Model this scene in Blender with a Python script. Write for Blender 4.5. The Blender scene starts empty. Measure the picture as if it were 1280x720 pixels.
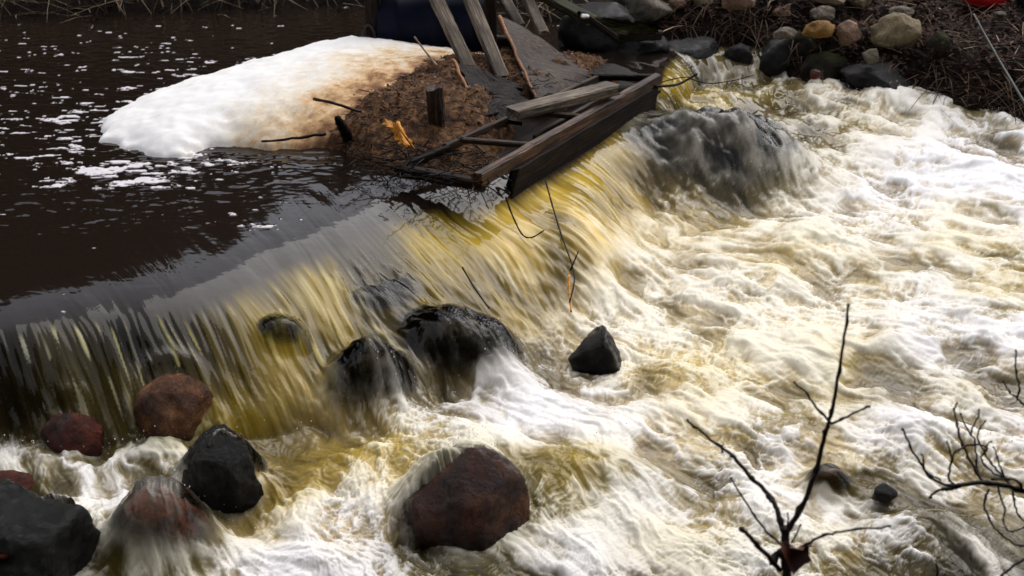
import bpy, math, random
import numpy as np
from mathutils import Vector, Matrix

S = bpy.context.scene
C = S.collection
R = math.radians
rnd = random.Random(7)
rng = np.random.RandomState(11)

# ---------------------------------------------------------------- camera
H, PITCH, HFOV = 3.0, R(27.0), R(50.0)
F = 640 / math.tan(HFOV / 2)
cam = bpy.data.cameras.new('camera'); cam.angle = HFOV
cam.clip_start = 0.05; cam.clip_end = 500
cam.dof.use_dof = True; cam.dof.focus_distance = 5.6; cam.dof.aperture_fstop = 4.0
co = bpy.data.objects.new('camera', cam); C.objects.link(co)
co.location = (0, 0, H); co.rotation_euler = (math.pi / 2 - PITCH, 0, 0)
S.camera = co

# ---------------------------------------------------------------- sky, sun, exposure
SUN_EL, SUN_AZ = R(55), R(28)            # sun high over the right end of the far bank, veiled by cloud
w = bpy.data.worlds.new("World"); S.world = w; w.use_nodes = True
wn = w.node_tree.nodes; wl = w.node_tree.links
sky = wn.new('ShaderNodeTexSky'); sky.sky_type = 'NISHITA'; sky.sun_disc = False
sky.sun_elevation = SUN_EL; sky.sun_rotation = SUN_AZ; sky.dust_density = 1.6; sky.air_density = 1.2
hs = wn.new('ShaderNodeHueSaturation'); hs.inputs['Saturation'].default_value = 0.28
wl.new(sky.outputs[0], hs.inputs['Color'])
tint = wn.new('ShaderNodeMix'); tint.data_type = 'RGBA'; tint.blend_type = 'MULTIPLY'
tint.inputs['Factor'].default_value = 1.0
wl.new(hs.outputs[0], tint.inputs['A']); tint.inputs['B'].default_value = (1.02, 1.0, 1.02, 1)
bg = wn['Background']; wl.new(tint.outputs['Result'], bg.inputs[0]); bg.inputs[1].default_value = 0.15
sd = bpy.data.lights.new('sun', 'SUN'); sd.energy = 1.1; sd.angle = R(60); sd.color = (1.0, 0.96, 0.9)
so = bpy.data.objects.new('sun', sd); C.objects.link(so)
sv = Vector((math.sin(SUN_AZ) * math.cos(SUN_EL), math.cos(SUN_AZ) * math.cos(SUN_EL), math.sin(SUN_EL)))
so.rotation_euler = sv.to_track_quat('Z', 'Y').to_euler(); so.location = (0, 0, 20)
S.view_settings.view_transform = 'Standard'; S.view_settings.look = 'None'
S.view_settings.gamma = 1.0; S.view_settings.exposure = 0.62
S.cycles.max_bounces = 6; S.cycles.transparent_max_bounces = 6
S.cycles.use_denoising = True

# ---------------------------------------------------------------- point helpers
CP, SP = math.cos(PITCH), math.sin(PITCH)
def ray(px, py):
    a = (px - 640) / F; b = -(py - 360) / F
    return np.array([a, CP + b * SP, -SP + b * CP])
def at(px, py, z=0.0):
    d = ray(px, py); t = (z - H) / d[2]
    return np.array([0, 0, H]) + d * t
def atd(px, py, D):
    return np.array([0, 0, H]) + ray(px, py) * D
def depth(p):
    return p[1] * CP + (H - p[2]) * SP

# ---------------------------------------------------------------- noise
LAT = rng.rand(512, 512).astype(np.float32)
def vn(x, y):
    xi = np.floor(x); yi = np.floor(y)
    fx = (x - xi).astype(np.float32); fy = (y - yi).astype(np.float32)
    xi = xi.astype(np.int32) & 511; yi = yi.astype(np.int32) & 511
    x1 = (xi + 1) & 511; y1 = (yi + 1) & 511
    fx = fx * fx * fx * (fx * (fx * 6 - 15) + 10); fy = fy * fy * fy * (fy * (fy * 6 - 15) + 10)
    a = LAT[yi, xi]; b = LAT[yi, x1]; c = LAT[y1, xi]; d = LAT[y1, x1]
    top = a + (b - a) * fx; bot = c + (d - c) * fx
    return top + (bot - top) * fy
def fbm(x, y, s, o=4, g=0.5, off=0.0):
    r = np.zeros(np.shape(x), np.float32); a = 1.0; t = 0.0
    for k in range(o):
        f = s * 2.03 ** k
        ang = 0.7 * k
        ca, sa = math.cos(ang), math.sin(ang)
        r = r + a * vn((x * ca - y * sa) * f + off + 17.3 * k, (x * sa + y * ca) * f + off * 1.7 + 9.1 * k)
        t += a; a *= g
    return r / t
def ss(a, b, x):
    t = np.clip((x - a) / (b - a), 0, 1); return t * t * (3 - 2 * t)
LAT3 = rng.rand(32, 32, 32).astype(np.float32)
def vn3(P):
    i = np.floor(P).astype(np.int32); f = P - i; f = f * f * (3 - 2 * f); i &= 31; j = (i + 1) & 31
    r = 0
    for dx in (0, 1):
        for dy in (0, 1):
            for dz in (0, 1):
                wgt = (f[:, 0] if dx else 1 - f[:, 0]) * (f[:, 1] if dy else 1 - f[:, 1]) * (f[:, 2] if dz else 1 - f[:, 2])
                r = r + wgt * LAT3[(j if dx else i)[:, 0], (j if dy else i)[:, 1], (j if dz else i)[:, 2]]
    return r

# ---------------------------------------------------------------- mesh helpers
def mk(name, V, Fs, mat=None, parent=None, smooth=True):
    me = bpy.data.meshes.new(name)
    me.from_pydata([tuple(map(float, v)) for v in V], [], [tuple(int(i) for i in f) for f in Fs])
    if smooth: me.polygons.foreach_set('use_smooth', [True] * len(me.polygons))
    me.update()
    if mat: me.materials.append(mat)
    o = bpy.data.objects.new(name, me); C.objects.link(o)
    if parent: o.parent = parent
    return o
def mk_np(name, V, Q, mat=None, smooth=True):
    V = np.asarray(V, np.float32); Q = np.asarray(Q, np.int32); k = Q.shape[1]
    me = bpy.data.meshes.new(name)
    me.vertices.add(len(V)); me.vertices.foreach_set('co', V.ravel())
    me.loops.add(Q.size); me.loops.foreach_set('vertex_index', Q.ravel())
    me.polygons.add(len(Q)); me.polygons.foreach_set('loop_start', np.arange(0, Q.size, k, dtype=np.int32))
    me.polygons.foreach_set('loop_total', np.full(len(Q), k, np.int32))
    if smooth: me.polygons.foreach_set('use_smooth', np.ones(len(Q), bool))
    me.update(calc_edges=True)
    if mat: me.materials.append(mat)
    o = bpy.data.objects.new(name, me); C.objects.link(o)
    return o
def fattr(o, name, v):
    a = o.data.attributes.new(name, 'FLOAT', 'POINT'); a.data.foreach_set('value', np.asarray(v, np.float32).ravel())
def cattr(o, name, v):
    a = o.data.attributes.new(name, 'FLOAT_COLOR', 'POINT')
    c = np.ones((len(v), 4), np.float32); c[:, :3] = v
    a.data.foreach_set('color', c.ravel())
def tag(o, label=None, cat=None, group=None, kind=None):
    if label: o['label'] = label
    if cat: o['category'] = cat
    if group: o['group'] = group
    if kind: o['kind'] = kind
    return o
def empty(name, loc, label, cat, group=None):
    o = bpy.data.objects.new(name, None); C.objects.link(o); o.location = tuple(map(float, loc))
    o.empty_display_size = 0.1
    tag(o, label, cat, group); return o

# ---------------------------------------------------------------- materials
def newmat(name):
    m = bpy.data.materials.new(name); m.use_nodes = True
    return m, m.node_tree.nodes, m.node_tree.links, m.node_tree.nodes['Principled BSDF']
def noise_node(n, l, scale, detail=6, rough=0.6, vec=None, dist=0.0):
    t = n.new('ShaderNodeTexNoise'); t.inputs['Scale'].default_value = scale
    t.inputs['Detail'].default_value = detail; t.inputs['Roughness'].default_value = rough
    t.inputs['Distortion'].default_value = dist
    if vec: l.new(vec, t.inputs['Vector'])
    return t
def ramp(n, l, src, stops):
    r = n.new('ShaderNodeValToRGB'); e = r.color_ramp.elements
    e[0].position = stops[0][0]; e[0].color = (*stops[0][1], 1)
    e[1].position = stops[-1][0]; e[1].color = (*stops[-1][1], 1)
    for p, c in stops[1:-1]:
        x = e.new(p); x.color = (*c, 1)
    l.new(src, r.inputs[0]); return r
def bumpn(n, l, h, strength, dist, prev=None):
    b = n.new('ShaderNodeBump'); b.inputs['Strength'].default_value = strength; b.inputs['Distance'].default_value = dist
    l.new(h, b.inputs['Height'])
    if prev: l.new(prev, b.inputs['Normal'])
    return b.outputs[0]
def rock_mat(name, c1, c2, c3, rough=0.3, scale=9.0, moss=None):
    wet = rough < 0.5
    m, n, l, p = newmat(name)
    tc = n.new('ShaderNodeTexCoord').outputs['Object']
    n1 = noise_node(n, l, scale, 8, 0.65, tc, 0.6)
    n2 = noise_node(n, l, scale * 11, 6, 0.8, tc)
    r1 = ramp(n, l, n1.outputs[0], [(0.33, c1), (0.5, c2), (0.68, c3)])
    mx = n.new('ShaderNodeMix'); mx.data_type = 'RGBA'; mx.blend_type = 'MULTIPLY'; mx.inputs['Factor'].default_value = 0.8
    r2 = ramp(n, l, n2.outputs[0], [(0.35, (0.35, 0.35, 0.35)), (0.65, (1.3, 1.3, 1.3))])
    l.new(r1.outputs[0], mx.inputs['A']); l.new(r2.outputs[0], mx.inputs['B'])
    col = mx.outputs['Result']
    if moss:
        g = n.new('ShaderNodeNewGeometry'); sx = n.new('ShaderNodeSeparateXYZ'); l.new(g.outputs['Normal'], sx.inputs[0])
        ad = n.new('ShaderNodeMath'); ad.operation = 'MULTIPLY_ADD'; l.new(n1.outputs[0], ad.inputs[0]); ad.inputs[1].default_value = 1.6
        l.new(sx.outputs['Z'], ad.inputs[2])
        rm = ramp(n, l, ad.outputs[0], [(0.9, (0, 0, 0)), (1.0, (1, 1, 1))])
        rm.color_ramp.elements[0].position = 0.86
        mz = n.new('ShaderNodeMapRange'); l.new(ad.outputs[0], mz.inputs[0]); mz.inputs[1].default_value = moss[0]; mz.inputs[2].default_value = moss[0] + 0.3
        m2 = n.new('ShaderNodeMix'); m2.data_type = 'RGBA'; l.new(mz.outputs[0], m2.inputs['Factor'])
        l.new(col, m2.inputs['A']); m2.inputs['B'].default_value = (*moss[1], 1); col = m2.outputs['Result']
    l.new(col, p.inputs['Base Color'])
    if wet: p.inputs['Specular IOR Level'].default_value = 0.27; rough *= 0.45
    rr = n.new('ShaderNodeMapRange'); l.new(n2.outputs[0], rr.inputs[0]); rr.inputs[3].default_value = rough * 0.6; rr.inputs[4].default_value = rough * 1.6
    l.new(rr.outputs[0], p.inputs['Roughness'])
    b = bumpn(n, l, n1.outputs[0], 0.8, 0.04); b = bumpn(n, l, n2.outputs[0], 1.0, 0.014, b)
    l.new(b, p.inputs['Normal'])
    return m
def wood_mat(name, dark, mid, light, rough=0.7, sc=1.0):
    m, n, l, p = newmat(name)
    tc = n.new('ShaderNodeTexCoord').outputs['Object']
    mp = n.new('ShaderNodeMapping'); mp.inputs['Scale'].default_value = (1.6 * sc, 26 * sc, 26 * sc); l.new(tc, mp.inputs[0])
    n1 = noise_node(n, l, 2.2, 8, 0.7, mp.outputs[0], 0.3)
    n2 = noise_node(n, l, 3.0, 5, 0.6, tc)
    r = ramp(n, l, n1.outputs[0], [(0.36, dark), (0.5, mid), (0.66, light)])
    mx = n.new('ShaderNodeMix'); mx.data_type = 'RGBA'; mx.blend_type = 'MULTIPLY'; mx.inputs['Factor'].default_value = 0.85
    r2 = ramp(n, l, n2.outputs[0], [(0.35, (0.35, 0.33, 0.3)), (0.6, (1.1, 1.1, 1.1))])
    l.new(r.outputs[0], mx.inputs['A']); l.new(r2.outputs[0], mx.inputs['B']); l.new(mx.outputs['Result'], p.inputs['Base Color'])
    p.inputs['Roughness'].default_value = rough
    l.new(bumpn(n, l, n1.outputs[0], 0.8, 0.006), p.inputs['Normal'])
    return m
def plain(name, c, rough=0.7, var=0.4, sc=20.0):
    m, n, l, p = newmat(name)
    tc = n.new('ShaderNodeTexCoord').outputs['Object']
    t = noise_node(n, l, sc, 5, 0.6, tc)
    r = ramp(n, l, t.outputs[0], [(0.3, tuple(x * (1 - var) for x in c)), (0.7, tuple(x * (1 + var) for x in c))])
    l.new(r.outputs[0], p.inputs['Base Color']); p.inputs['Roughness'].default_value = rough
    return m

M = {}
M['rock_brown'] = rock_mat('wet_brown_stone', (0.008, 0.003, 0.0015), (0.045, 0.012, 0.005), (0.16, 0.05, 0.016), 0.28, 6)
M['rock_orange'] = rock_mat('wet_orange_stone', (0.02, 0.007, 0.003), (0.13, 0.045, 0.013), (0.32, 0.15, 0.055), 0.25, 8)
M['rock_red'] = rock_mat('wet_red_stone', (0.012, 0.003, 0.002), (0.09, 0.016, 0.008), (0.22, 0.05, 0.022), 0.25, 8)
M['rock_black'] = rock_mat('wet_black_stone', (0.002, 0.0018, 0.0018), (0.006, 0.0048, 0.0045), (0.02, 0.016, 0.014), 0.3, 9)
M['rock_dark'] = rock_mat('dark_green_stone', (0.002, 0.0025, 0.002), (0.006, 0.007, 0.005), (0.02, 0.02, 0.016), 0.25, 8)
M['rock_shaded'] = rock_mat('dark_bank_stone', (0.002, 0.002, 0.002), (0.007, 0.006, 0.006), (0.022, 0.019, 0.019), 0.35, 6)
M['rock_tan'] = rock_mat('dry_tan_stone', (0.13, 0.10, 0.05), (0.27, 0.21, 0.11), (0.40, 0.31, 0.19), 0.75, 5)
M['rock_pink'] = rock_mat('dry_pink_stone', (0.14, 0.08, 0.05), (0.30, 0.18, 0.115), (0.42, 0.27, 0.19), 0.75, 5)
M['rock_gold'] = rock_mat('dry_ochre_stone', (0.13, 0.06, 0.015), (0.3, 0.15, 0.03), (0.42, 0.25, 0.07), 0.75, 6)
M['rock_grey'] = rock_mat('dry_grey_stone', (0.07, 0.058, 0.04), (0.17, 0.14, 0.1), (0.28, 0.23, 0.18), 0.8, 6)
M['rock_moss'] = rock_mat('mossy_stone', (0.012, 0.01, 0.008), (0.03, 0.025, 0.018), (0.05, 0.04, 0.03), 0.7, 7, moss=(1.35, (0.022, 0.024, 0.004)))
M['wood_grey'] = wood_mat('weathered_grey_wood', (0.03, 0.02, 0.013), (0.12, 0.088, 0.057), (0.30, 0.24, 0.17))
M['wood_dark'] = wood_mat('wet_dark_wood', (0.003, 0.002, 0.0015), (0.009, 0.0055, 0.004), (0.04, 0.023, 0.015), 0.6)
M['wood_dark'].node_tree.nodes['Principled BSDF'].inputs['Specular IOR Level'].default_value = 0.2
M['wood_brown'] = wood_mat('wet_brown_wood', (0.008, 0.005, 0.003), (0.035, 0.019, 0.01), (0.12, 0.068, 0.038), 0.6)
M['wood_rust'] = wood_mat('rusty_brown_wood', (0.01, 0.005, 0.003), (0.045, 0.02, 0.01), (0.2, 0.105, 0.05), 0.5)
M['wood_orange'] = wood_mat('split_orange_wood', (0.4, 0.13, 0.01), (0.75, 0.30, 0.02), (0.9, 0.45, 0.06), 0.6)
M['wood_edge'] = wood_mat('broken_plank_edge', (0.1, 0.035, 0.01), (0.28, 0.11, 0.03), (0.42, 0.2, 0.07), 0.6)
M['wood_moss'] = wood_mat('mossy_plank', (0.008, 0.007, 0.004), (0.02, 0.018, 0.006), (0.08, 0.075, 0.012), 0.7)
M['twig'] = plain('twig_bark', (0.016, 0.008, 0.007), 0.5, 0.6, 40)
M['twig_dark'] = plain('wet_twig_bark', (0.008, 0.005, 0.004), 0.5, 0.6, 40)
M['straw'] = plain('dry_straw', (0.34, 0.24, 0.15), 0.8, 0.7, 9)
M['straw_dark'] = plain('old_straw', (0.07, 0.044, 0.028), 0.8, 0.8, 9)
M['leaf'] = plain('dead_leaves', (0.065, 0.037, 0.028), 0.75, 0.9, 7)
M['blue'] = plain('blue_plastic', (0.001, 0.003, 0.016), 0.6, 0.3, 6)
M['red'] = plain('red_plastic', (0.6, 0.012, 0.02), 0.35, 0.1, 5)
M['black'] = plain('black_plastic', (0.01, 0.01, 0.011), 0.5, 0.3, 6)
M['iron'] = plain('rusty_iron', (0.03, 0.018, 0.012), 0.5, 0.5, 30)
M['rope'] = plain('grey_green_rod', (0.05, 0.055, 0.045), 0.6, 0.3, 30)

for q_, v_ in (('wood_brown', .25), ('wood_moss', .15), ('wood_rust', .3), ('wood_dark', .12), ('blue', .15), ('black', .2), ('twig', .2), ('twig_dark', .15), ('rock_shaded', .3), ('rock_dark', .4), ('rock_moss', .1), ('leaf', .1), ('straw_dark', .1)):
    M[q_].node_tree.nodes['Principled BSDF'].inputs['Specular IOR Level'].default_value = v_
# ================================================================ WATER SURFACE
POOL = 0.45
ZL_Y = [2.0, 3.3, 4.2, 5.3, 7.0, 9.3, 12.0]
ZL_Z = [-0.20, -0.12, -0.04, 0.0, 0.08, 0.21, 0.24]
def zlow(Y): return np.interp(Y, ZL_Y, ZL_Z)
def at_low(px, py):
    z = 0.0
    for _ in range(8):
        p = at(px, py, z); z = float(zlow(p[1]))
    return at(px, py, z)

# where the smooth sheet turns over the sill, and the foot of the fall below each of those points
LIP = [(-420, 480), (-200, 440), (0, 402), (130, 382), (250, 366), (350, 322), (430, 290), (500, 256), (580, 244), (660, 222), (740, 176), (815, 112), (836, 72), (880, 57), (945, 54), (1010, 52)]
BASE = [(-440, 640), (-200, 600), (50, 556), (190, 552), (320, 540), (450, 506), (555, 492), (675, 442), (740, 398), (785, 335), (822, 260), (852, 165), (872, 108), (905, 100), (955, 98), (1010, 96)]
LIPW = np.array([at(x, y, POOL - 0.035)[:2] for x, y in LIP])
BASEW = np.array([at_low(x, y)[:2] for x, y in BASE])
def refine(P, n=4):
    P = np.array(P); out = []
    for i in range(len(P) - 1):
        p0 = P[max(i - 1, 0)]; p1 = P[i]; p2 = P[i + 1]; p3 = P[min(i + 2, len(P) - 1)]
        for k in range(n):
            t = k / n; out.append(0.5 * (2 * p1 + (p2 - p0) * t + (2 * p0 - 5 * p1 + 4 * p2 - p3) * t * t + (3 * p1 - p0 - 3 * p2 + p3) * t ** 3))
    out.append(P[-1]); return np.array(out)
LIPW = refine(LIPW); BASEW = refine(BASEW)
def polydist(X, Y, P):
    best = np.full(X.shape, 1e9, np.float32); sgn = np.zeros(X.shape, np.float32); par = np.zeros(X.shape, np.float32)
    for k in range(len(P) - 1):
        a, b = P[k], P[k + 1]; d = b - a; L2 = d @ d
        t = ((X - a[0]) * d[0] + (Y - a[1]) * d[1]) / L2
        lo = -50.0 if k == 0 else 0.0; hi = 50.0 if k == len(P) - 2 else 1.0
        t = np.clip(t, lo, hi)
        qx = X - (a[0] + t * d[0]); qy = Y - (a[1] + t * d[1]); dd = qx * qx + qy * qy
        c = d[0] * (Y - a[1]) - d[1] * (X - a[0])
        m = dd < best
        best = np.where(m, dd, best); sgn = np.where(m, np.sign(c), sgn); par = np.where(m, k + t, par)
    return np.sqrt(best) * sgn, par      # + : left of the line walked from P0 to Pn

# coarse control fields on a regular world grid, 5 cm
GX0, GX1, GY0, GY1, GS = -8.0, 10.0, 1.6, 15.0, 0.05
gx = np.arange(GX0, GX1, GS); gy = np.arange(GY0, GY1, GS)
GXX, GYY = np.meshgrid(gx, gy)
def samp(G, X, Y):
    u = np.clip((X - GX0) / GS, 0, len(gx) - 1.001); v = np.clip((Y - GY0) / GS, 0, len(gy) - 1.001)
    i = u.astype(np.int32); j = v.astype(np.int32); fu = (u - i).astype(np.float32); fv = (v - j).astype(np.float32)
    if G.ndim == 3: fu = fu[..., None]; fv = fv[..., None]
    return (G[j, i] * (1 - fu) + G[j, i + 1] * fu) * (1 - fv) + (G[j + 1, i] * (1 - fu) + G[j + 1, i + 1] * fu) * fv

# what the water carries: foam cover, hue of the water, hue of the foam, clearness
#        foam  water rgb               foam rgb             clear streak
CLS = {
 'W': (0.97, (0.64, 0.52, 0.34), (0.90, 0.89, 0.93), 0.0),
 'w': (0.72, (0.18, 0.135, 0.04), (0.89, 0.88, 0.88), 0.0),
 'C': (0.92, (0.64, 0.49, 0.22), (0.92, 0.865, 0.73), 0.0),
 'c': (0.62, (0.46, 0.31, 0.06), (0.88, 0.79, 0.55), 0.0),
 'A': (0.32, (0.31, 0.205, 0.010), (0.80, 0.70, 0.40), 0.0),
 'o': (0.42, (0.08, 0.064, 0.010), (0.74, 0.69, 0.52), 0.0),
 'G': (0.34, (0.035, 0.028, 0.018), (0.66, 0.62, 0.56), 0.1),
 'D': (0.10, (0.02, 0.017, 0.013), (0.5, 0.48, 0.45), 0.6),
 'Y': (0.18, (0.30, 0.20, 0.002), (0.58, 0.43, 0.045), 0.0),
 'y': (0.19, (0.13, 0.088, 0.003), (0.56, 0.44, 0.07), 0.1),
 'K': (0.17, (0.006, 0.0055, 0.002), (0.5, 0.45, 0.17), 0.2),
}
ROWS = {
  80: '............GoD...',
 120: '..........GAoCwooo',
 160: '.........AGDGoCwwo',
 200: '.........AoGDoWWWw',
 240: '.......ocYcGoWWWWW',
 280: '......YycYccCCwCwW',
 320: '....KYYYccCcCCCcwW',
 360: '...KYYYYccCCCCwwAw',
 400: '.KKKyYDYACCCCCCWwW',
 440: 'KKKKyYDDGCCcCcWwWW',
 480: 'KKKKyyDGwwccCoGAoo',
 520: 'DKKyYCwwWWCcwAWwWW',
 560: 'wwwowccCCwWcwcwcwW',
 600: 'owwwcAAooAowCcowcw',
 640: 'DoWocwcooowwWwwGwo',
 680: 'DGooWcwoowccocwooo',
 720: 'DGoowWwoGwGowowGGG',
 760: 'GGoowWwoowGowowGGo',
}
CPT = []
for py, row in ROWS.items():
    for k, ch in enumerate(row):
        if ch != '.': CPT.append((k * 80, py, ch))
# single marks seen between the rows
CPT += [(0, 505, 'K'), (40, 522, 'D'), (80, 505, 'K'), (120, 524, 'K'), (160, 505, 'K'), (200, 440, 'K'), (40, 462, 'K'), (120, 462, 'K'), (-40, 520, 'D'), (-60, 440, 'K'), (240, 510, 'K'), (-80, 490, 'K'), (300, 430, 'y'), (210, 520, 'K'), (-120, 540, 'D'), (30, 430, 'K'), (110, 420, 'K')]
CPT += [(840, 84, 'D'), (865, 70, 'D'), (893, 68, 'w'), (897, 86, 'w'), (920, 72, 'D'), (922, 90, 'D'), (944, 64, 'w'), (948, 88, 'w'), (815, 84, 'G'), (970, 70, 'D'), (860, 95, 'w'), (840, 100, 'o'), (1020, 380, 'C'), (1240, 375, 'A'), (1225, 370, 'A'), (1010, 205, 'C'), (1180, 265, 'c'), (1100, 330, 'A'), (985, 325, 'A'),
        (1205, 300, 'A'), (1260, 310, 'A'), (680, 375, 'A'), (690, 360, 'A'), (930, 480, 'c'), (860, 455, 'A'), (1120, 470, 'o'), (1060, 460, 'A'),
        (700, 600, 'Y'), (740, 580, 'A'), (430, 560, 'A'), (370, 620, 'A'), (300, 505, 'y'), (380, 490, 'Y'), (345, 440, 'y'),
        (1000, 240, 'o'), (940, 180, 'G'), (900, 185, 'D'), (850, 210, 'D'), (920, 230, 'D'), (860, 245, 'G'), (870, 325, 'G'), (885, 265, 'o'),
        (1180, 640, 'G'), (1220, 670, 'G'), (1150, 625, 'G'), (1090, 620, 'G'), (1240, 700, 'G'), (1035, 595, 'o'), (900, 120, 'A'), (850, 130, 'Y'), (930, 135, 'G'),
        (210, 690, 'D'), (230, 665, 'D'), (225, 640, 'o'), (185, 650, 'w'), (260, 650, 'o'), (455, 465, 'Y'), (480, 455, 'Y'), (500, 430, 'Y'), (560, 410, 'Y'),
        (600, 420, 'G'), (500, 380, 'D'), (450, 375, 'D'), (470, 395, 'D'), (470, 340, 'Y'), (420, 340, 'Y'), (540, 350, 'Y'), (355, 425, 'D'), (620, 455, 'G'),
        (350, 700, 'W'), (420, 660, 'W'), (455, 640, 'W'), (640, 530, 'W'), (1010, 640, 'W'), (1090, 520, 'W'), (1000, 560, 'W')]
cw = np.array([at_low(x, y)[:2] for x, y, c in CPT])
val = np.array([[CLS[c][0], *CLS[c][1], *CLS[c][2], CLS[c][3]] for _, _, c in CPT], np.float32)
# fields interpolated in (x/y, log y): spacing of the control points is even there
def wu(X, Y): return X / Y * 1.0, np.log(Y) * 0.62
cu, cv_ = wu(cw[:, 0], cw[:, 1])
GU, GV = wu(GXX, GYY)
wob = (fbm(GXX, GYY, 3.0, 3, 0.6, 40) - 0.5) * 0.06; wob2 = (fbm(GXX, GYY, 3.0, 3, 0.6, 90) - 0.5) * 0.05
num = np.zeros(GXX.shape + (8,), np.float32); den = np.zeros(GXX.shape, np.float32)
for k in range(len(cu)):
    sg = 0.026 if k >= sum(ch != '.' for r in ROWS.values() for ch in r) else 0.036
    d2 = (GU + wob - cu[k]) ** 2 + (1.6 * (GV + wob2 - cv_[k])) ** 2
    ww = np.exp(-d2 / (2 * sg ** 2)) * (1.6 if sg < 0.03 else 1.0) + 1e-4 / (d2 + 0.002)
    ww = ww.astype(np.float32); num += ww[..., None] * val[k]; den += ww
FIELD = num / den[..., None]

# flow directions
FLOW = [(-100, 300, -60, 420), (0, 300, 60, 400), (200, 250, 270, 350), (100, 420, 150, 560), (0, 420, 40, 560), (200, 400, 250, 540), (300, 380, 350, 500), (380, 320, 460, 450),
        (300, 230, 380, 290), (450, 240, 520, 320), (470, 290, 570, 430), (520, 280, 620, 430), (580, 260, 680, 400), (620, 300, 700, 400), (650, 260, 760, 360), (700, 220, 800, 320),
        (760, 190, 840, 280), (0, 150, 60, 160), (300, 80, 340, 120), (830, 110, 870, 190), (800, 140, 810, 210), (840, 150, 830, 220), (880, 150, 940, 230), (920, 150, 1000, 220), (960, 200, 1000, 260), (890, 60, 890, 95), (930, 60, 930, 100),
        (950, 110, 1060, 130), (1060, 130, 1180, 165), (1180, 150, 1290, 180), (1050, 200, 1200, 225), (1050, 260, 1250, 290), (1000, 320, 1200, 350), (850, 300, 980, 330), (780, 360, 900, 400),
        (700, 430, 830, 450), (900, 430, 1050, 470), (1050, 400, 1250, 430), (1100, 480, 1280, 540), (640, 480, 760, 500), (520, 470, 620, 510), (700, 540, 830, 620), (850, 520, 960, 570), (680, 620, 760, 690),
        (950, 600, 1080, 640), (1100, 600, 1250, 690), (1000, 690, 1120, 760), (780, 680, 880, 740), (450, 540, 560, 560), (480, 600, 500, 680), (400, 600, 380, 680), (340, 560, 420, 600), (340, 680, 440, 700),
        (20, 570, 120, 600), (100, 600, 130, 680), (200, 605, 160, 690), (230, 610, 280, 690), (290, 640, 330, 690), (150, 560, 210, 600), (60, 650, 120, 710), (560, 700, 640, 740), (1250, 600, 1350, 680), (1250, 350, 1400, 370)]
fnum = np.zeros(GXX.shape + (2,), np.float32); fden = np.zeros(GXX.shape, np.float32)
SH = []
for i in range(0, len(LIPW), 2):
    for q_ in (0.05, 0.5, 0.95): SH.append((LIPW[i], BASEW[i], LIPW[i] * (1 - q_) + BASEW[i] * q_))
def keepf(f): return not (-150 < f[0] < 790 and 225 < f[1] < 500 and f[1] < 560 - 0.25 * max(f[0], 0) and (f[0], f[1]) != (700, 430))
prs = SH + [(at_low(f[0], f[1])[:2], at_low(f[2], f[3])[:2], None) for f in FLOW if keepf(f)]
for a, b, m_ in prs:
    if m_ is None: m_ = (a + b) / 2
    d = b - a; d = d / max(np.hypot(*d), 1e-6)
    u, v = wu(m_[0], m_[1]); d2 = (GU - u) ** 2 + (GV - v) ** 2
    ww = (1 / (d2 + 0.0015) ** 2).astype(np.float32); fnum += ww[..., None] * d.astype(np.float32); fden += ww
FL = fnum / fden[..., None]
FL += 0.28 * np.stack([fbm(GXX, GYY, 2.2, 2, 0.5, 5) - 0.5, fbm(GXX, GYY, 2.2, 2, 0.5, 25) - 0.5], -1) * 2
FL /= np.maximum(np.hypot(FL[..., 0], FL[..., 1]), 0.2)[..., None]

# submerged boulders and standing waves: px, py, half width px, half depth px, height m
HUMPS = [(835, 175, 45, 32, 0.05), (200, 665, 80, 72, 0.05), (585, 575, 75, 26, 0.05), (1100, 612, 40, 16, 0.05), (1040, 600, 38, 18, 0.05),
         (620, 330, 50, 40, 0.05), (700, 300, 60, 45, 0.09), (750, 350, 60, 40, 0.08), (860, 275, 50, 18, 0.05), (1150, 128, 90, 16, 0.08), (1060, 122, 50, 14, 0.06), (1260, 165, 50, 16, 0.07),
         (930, 350, 80, 25, 0.05), (1000, 290, 80, 20, 0.05), (1120, 420, 60, 22, 0.05), (840, 480, 80, 25, 0.06), (1000, 540, 60, 25, 0.05), (790, 600, 60, 25, 0.05), (960, 640, 60, 22, 0.06),
         (80, 590, 50, 18, 0.05), (330, 590, 50, 22, 0.05), (440, 580, 60, 22, 0.04), (700, 590, 40, 30, 0.06), (880, 120, 50, 14, 0.06), (1180, 550, 60, 25, 0.05), (1180, 680, 110, 50, 0.08), (1150, 660, 50, 20, 0.04)]
HW = []
for px, py, rx, ry, h in HUMPS:
    c = at_low(px, py); D = depth(c)
    HW.append((c[0], c[1], rx * D / F, ry * D / F / math.sin(PITCH + math.atan((py - 360) / F)), h))
DRAPE = []    # (x, y, z, rx, ry, rz, rot, mode) rocks the water runs over: 'full' wholly, 'half' on the upstream side
EXPO = []     # exposed rocks (x, y, radius) : filled before the sheet is meshed

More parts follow.
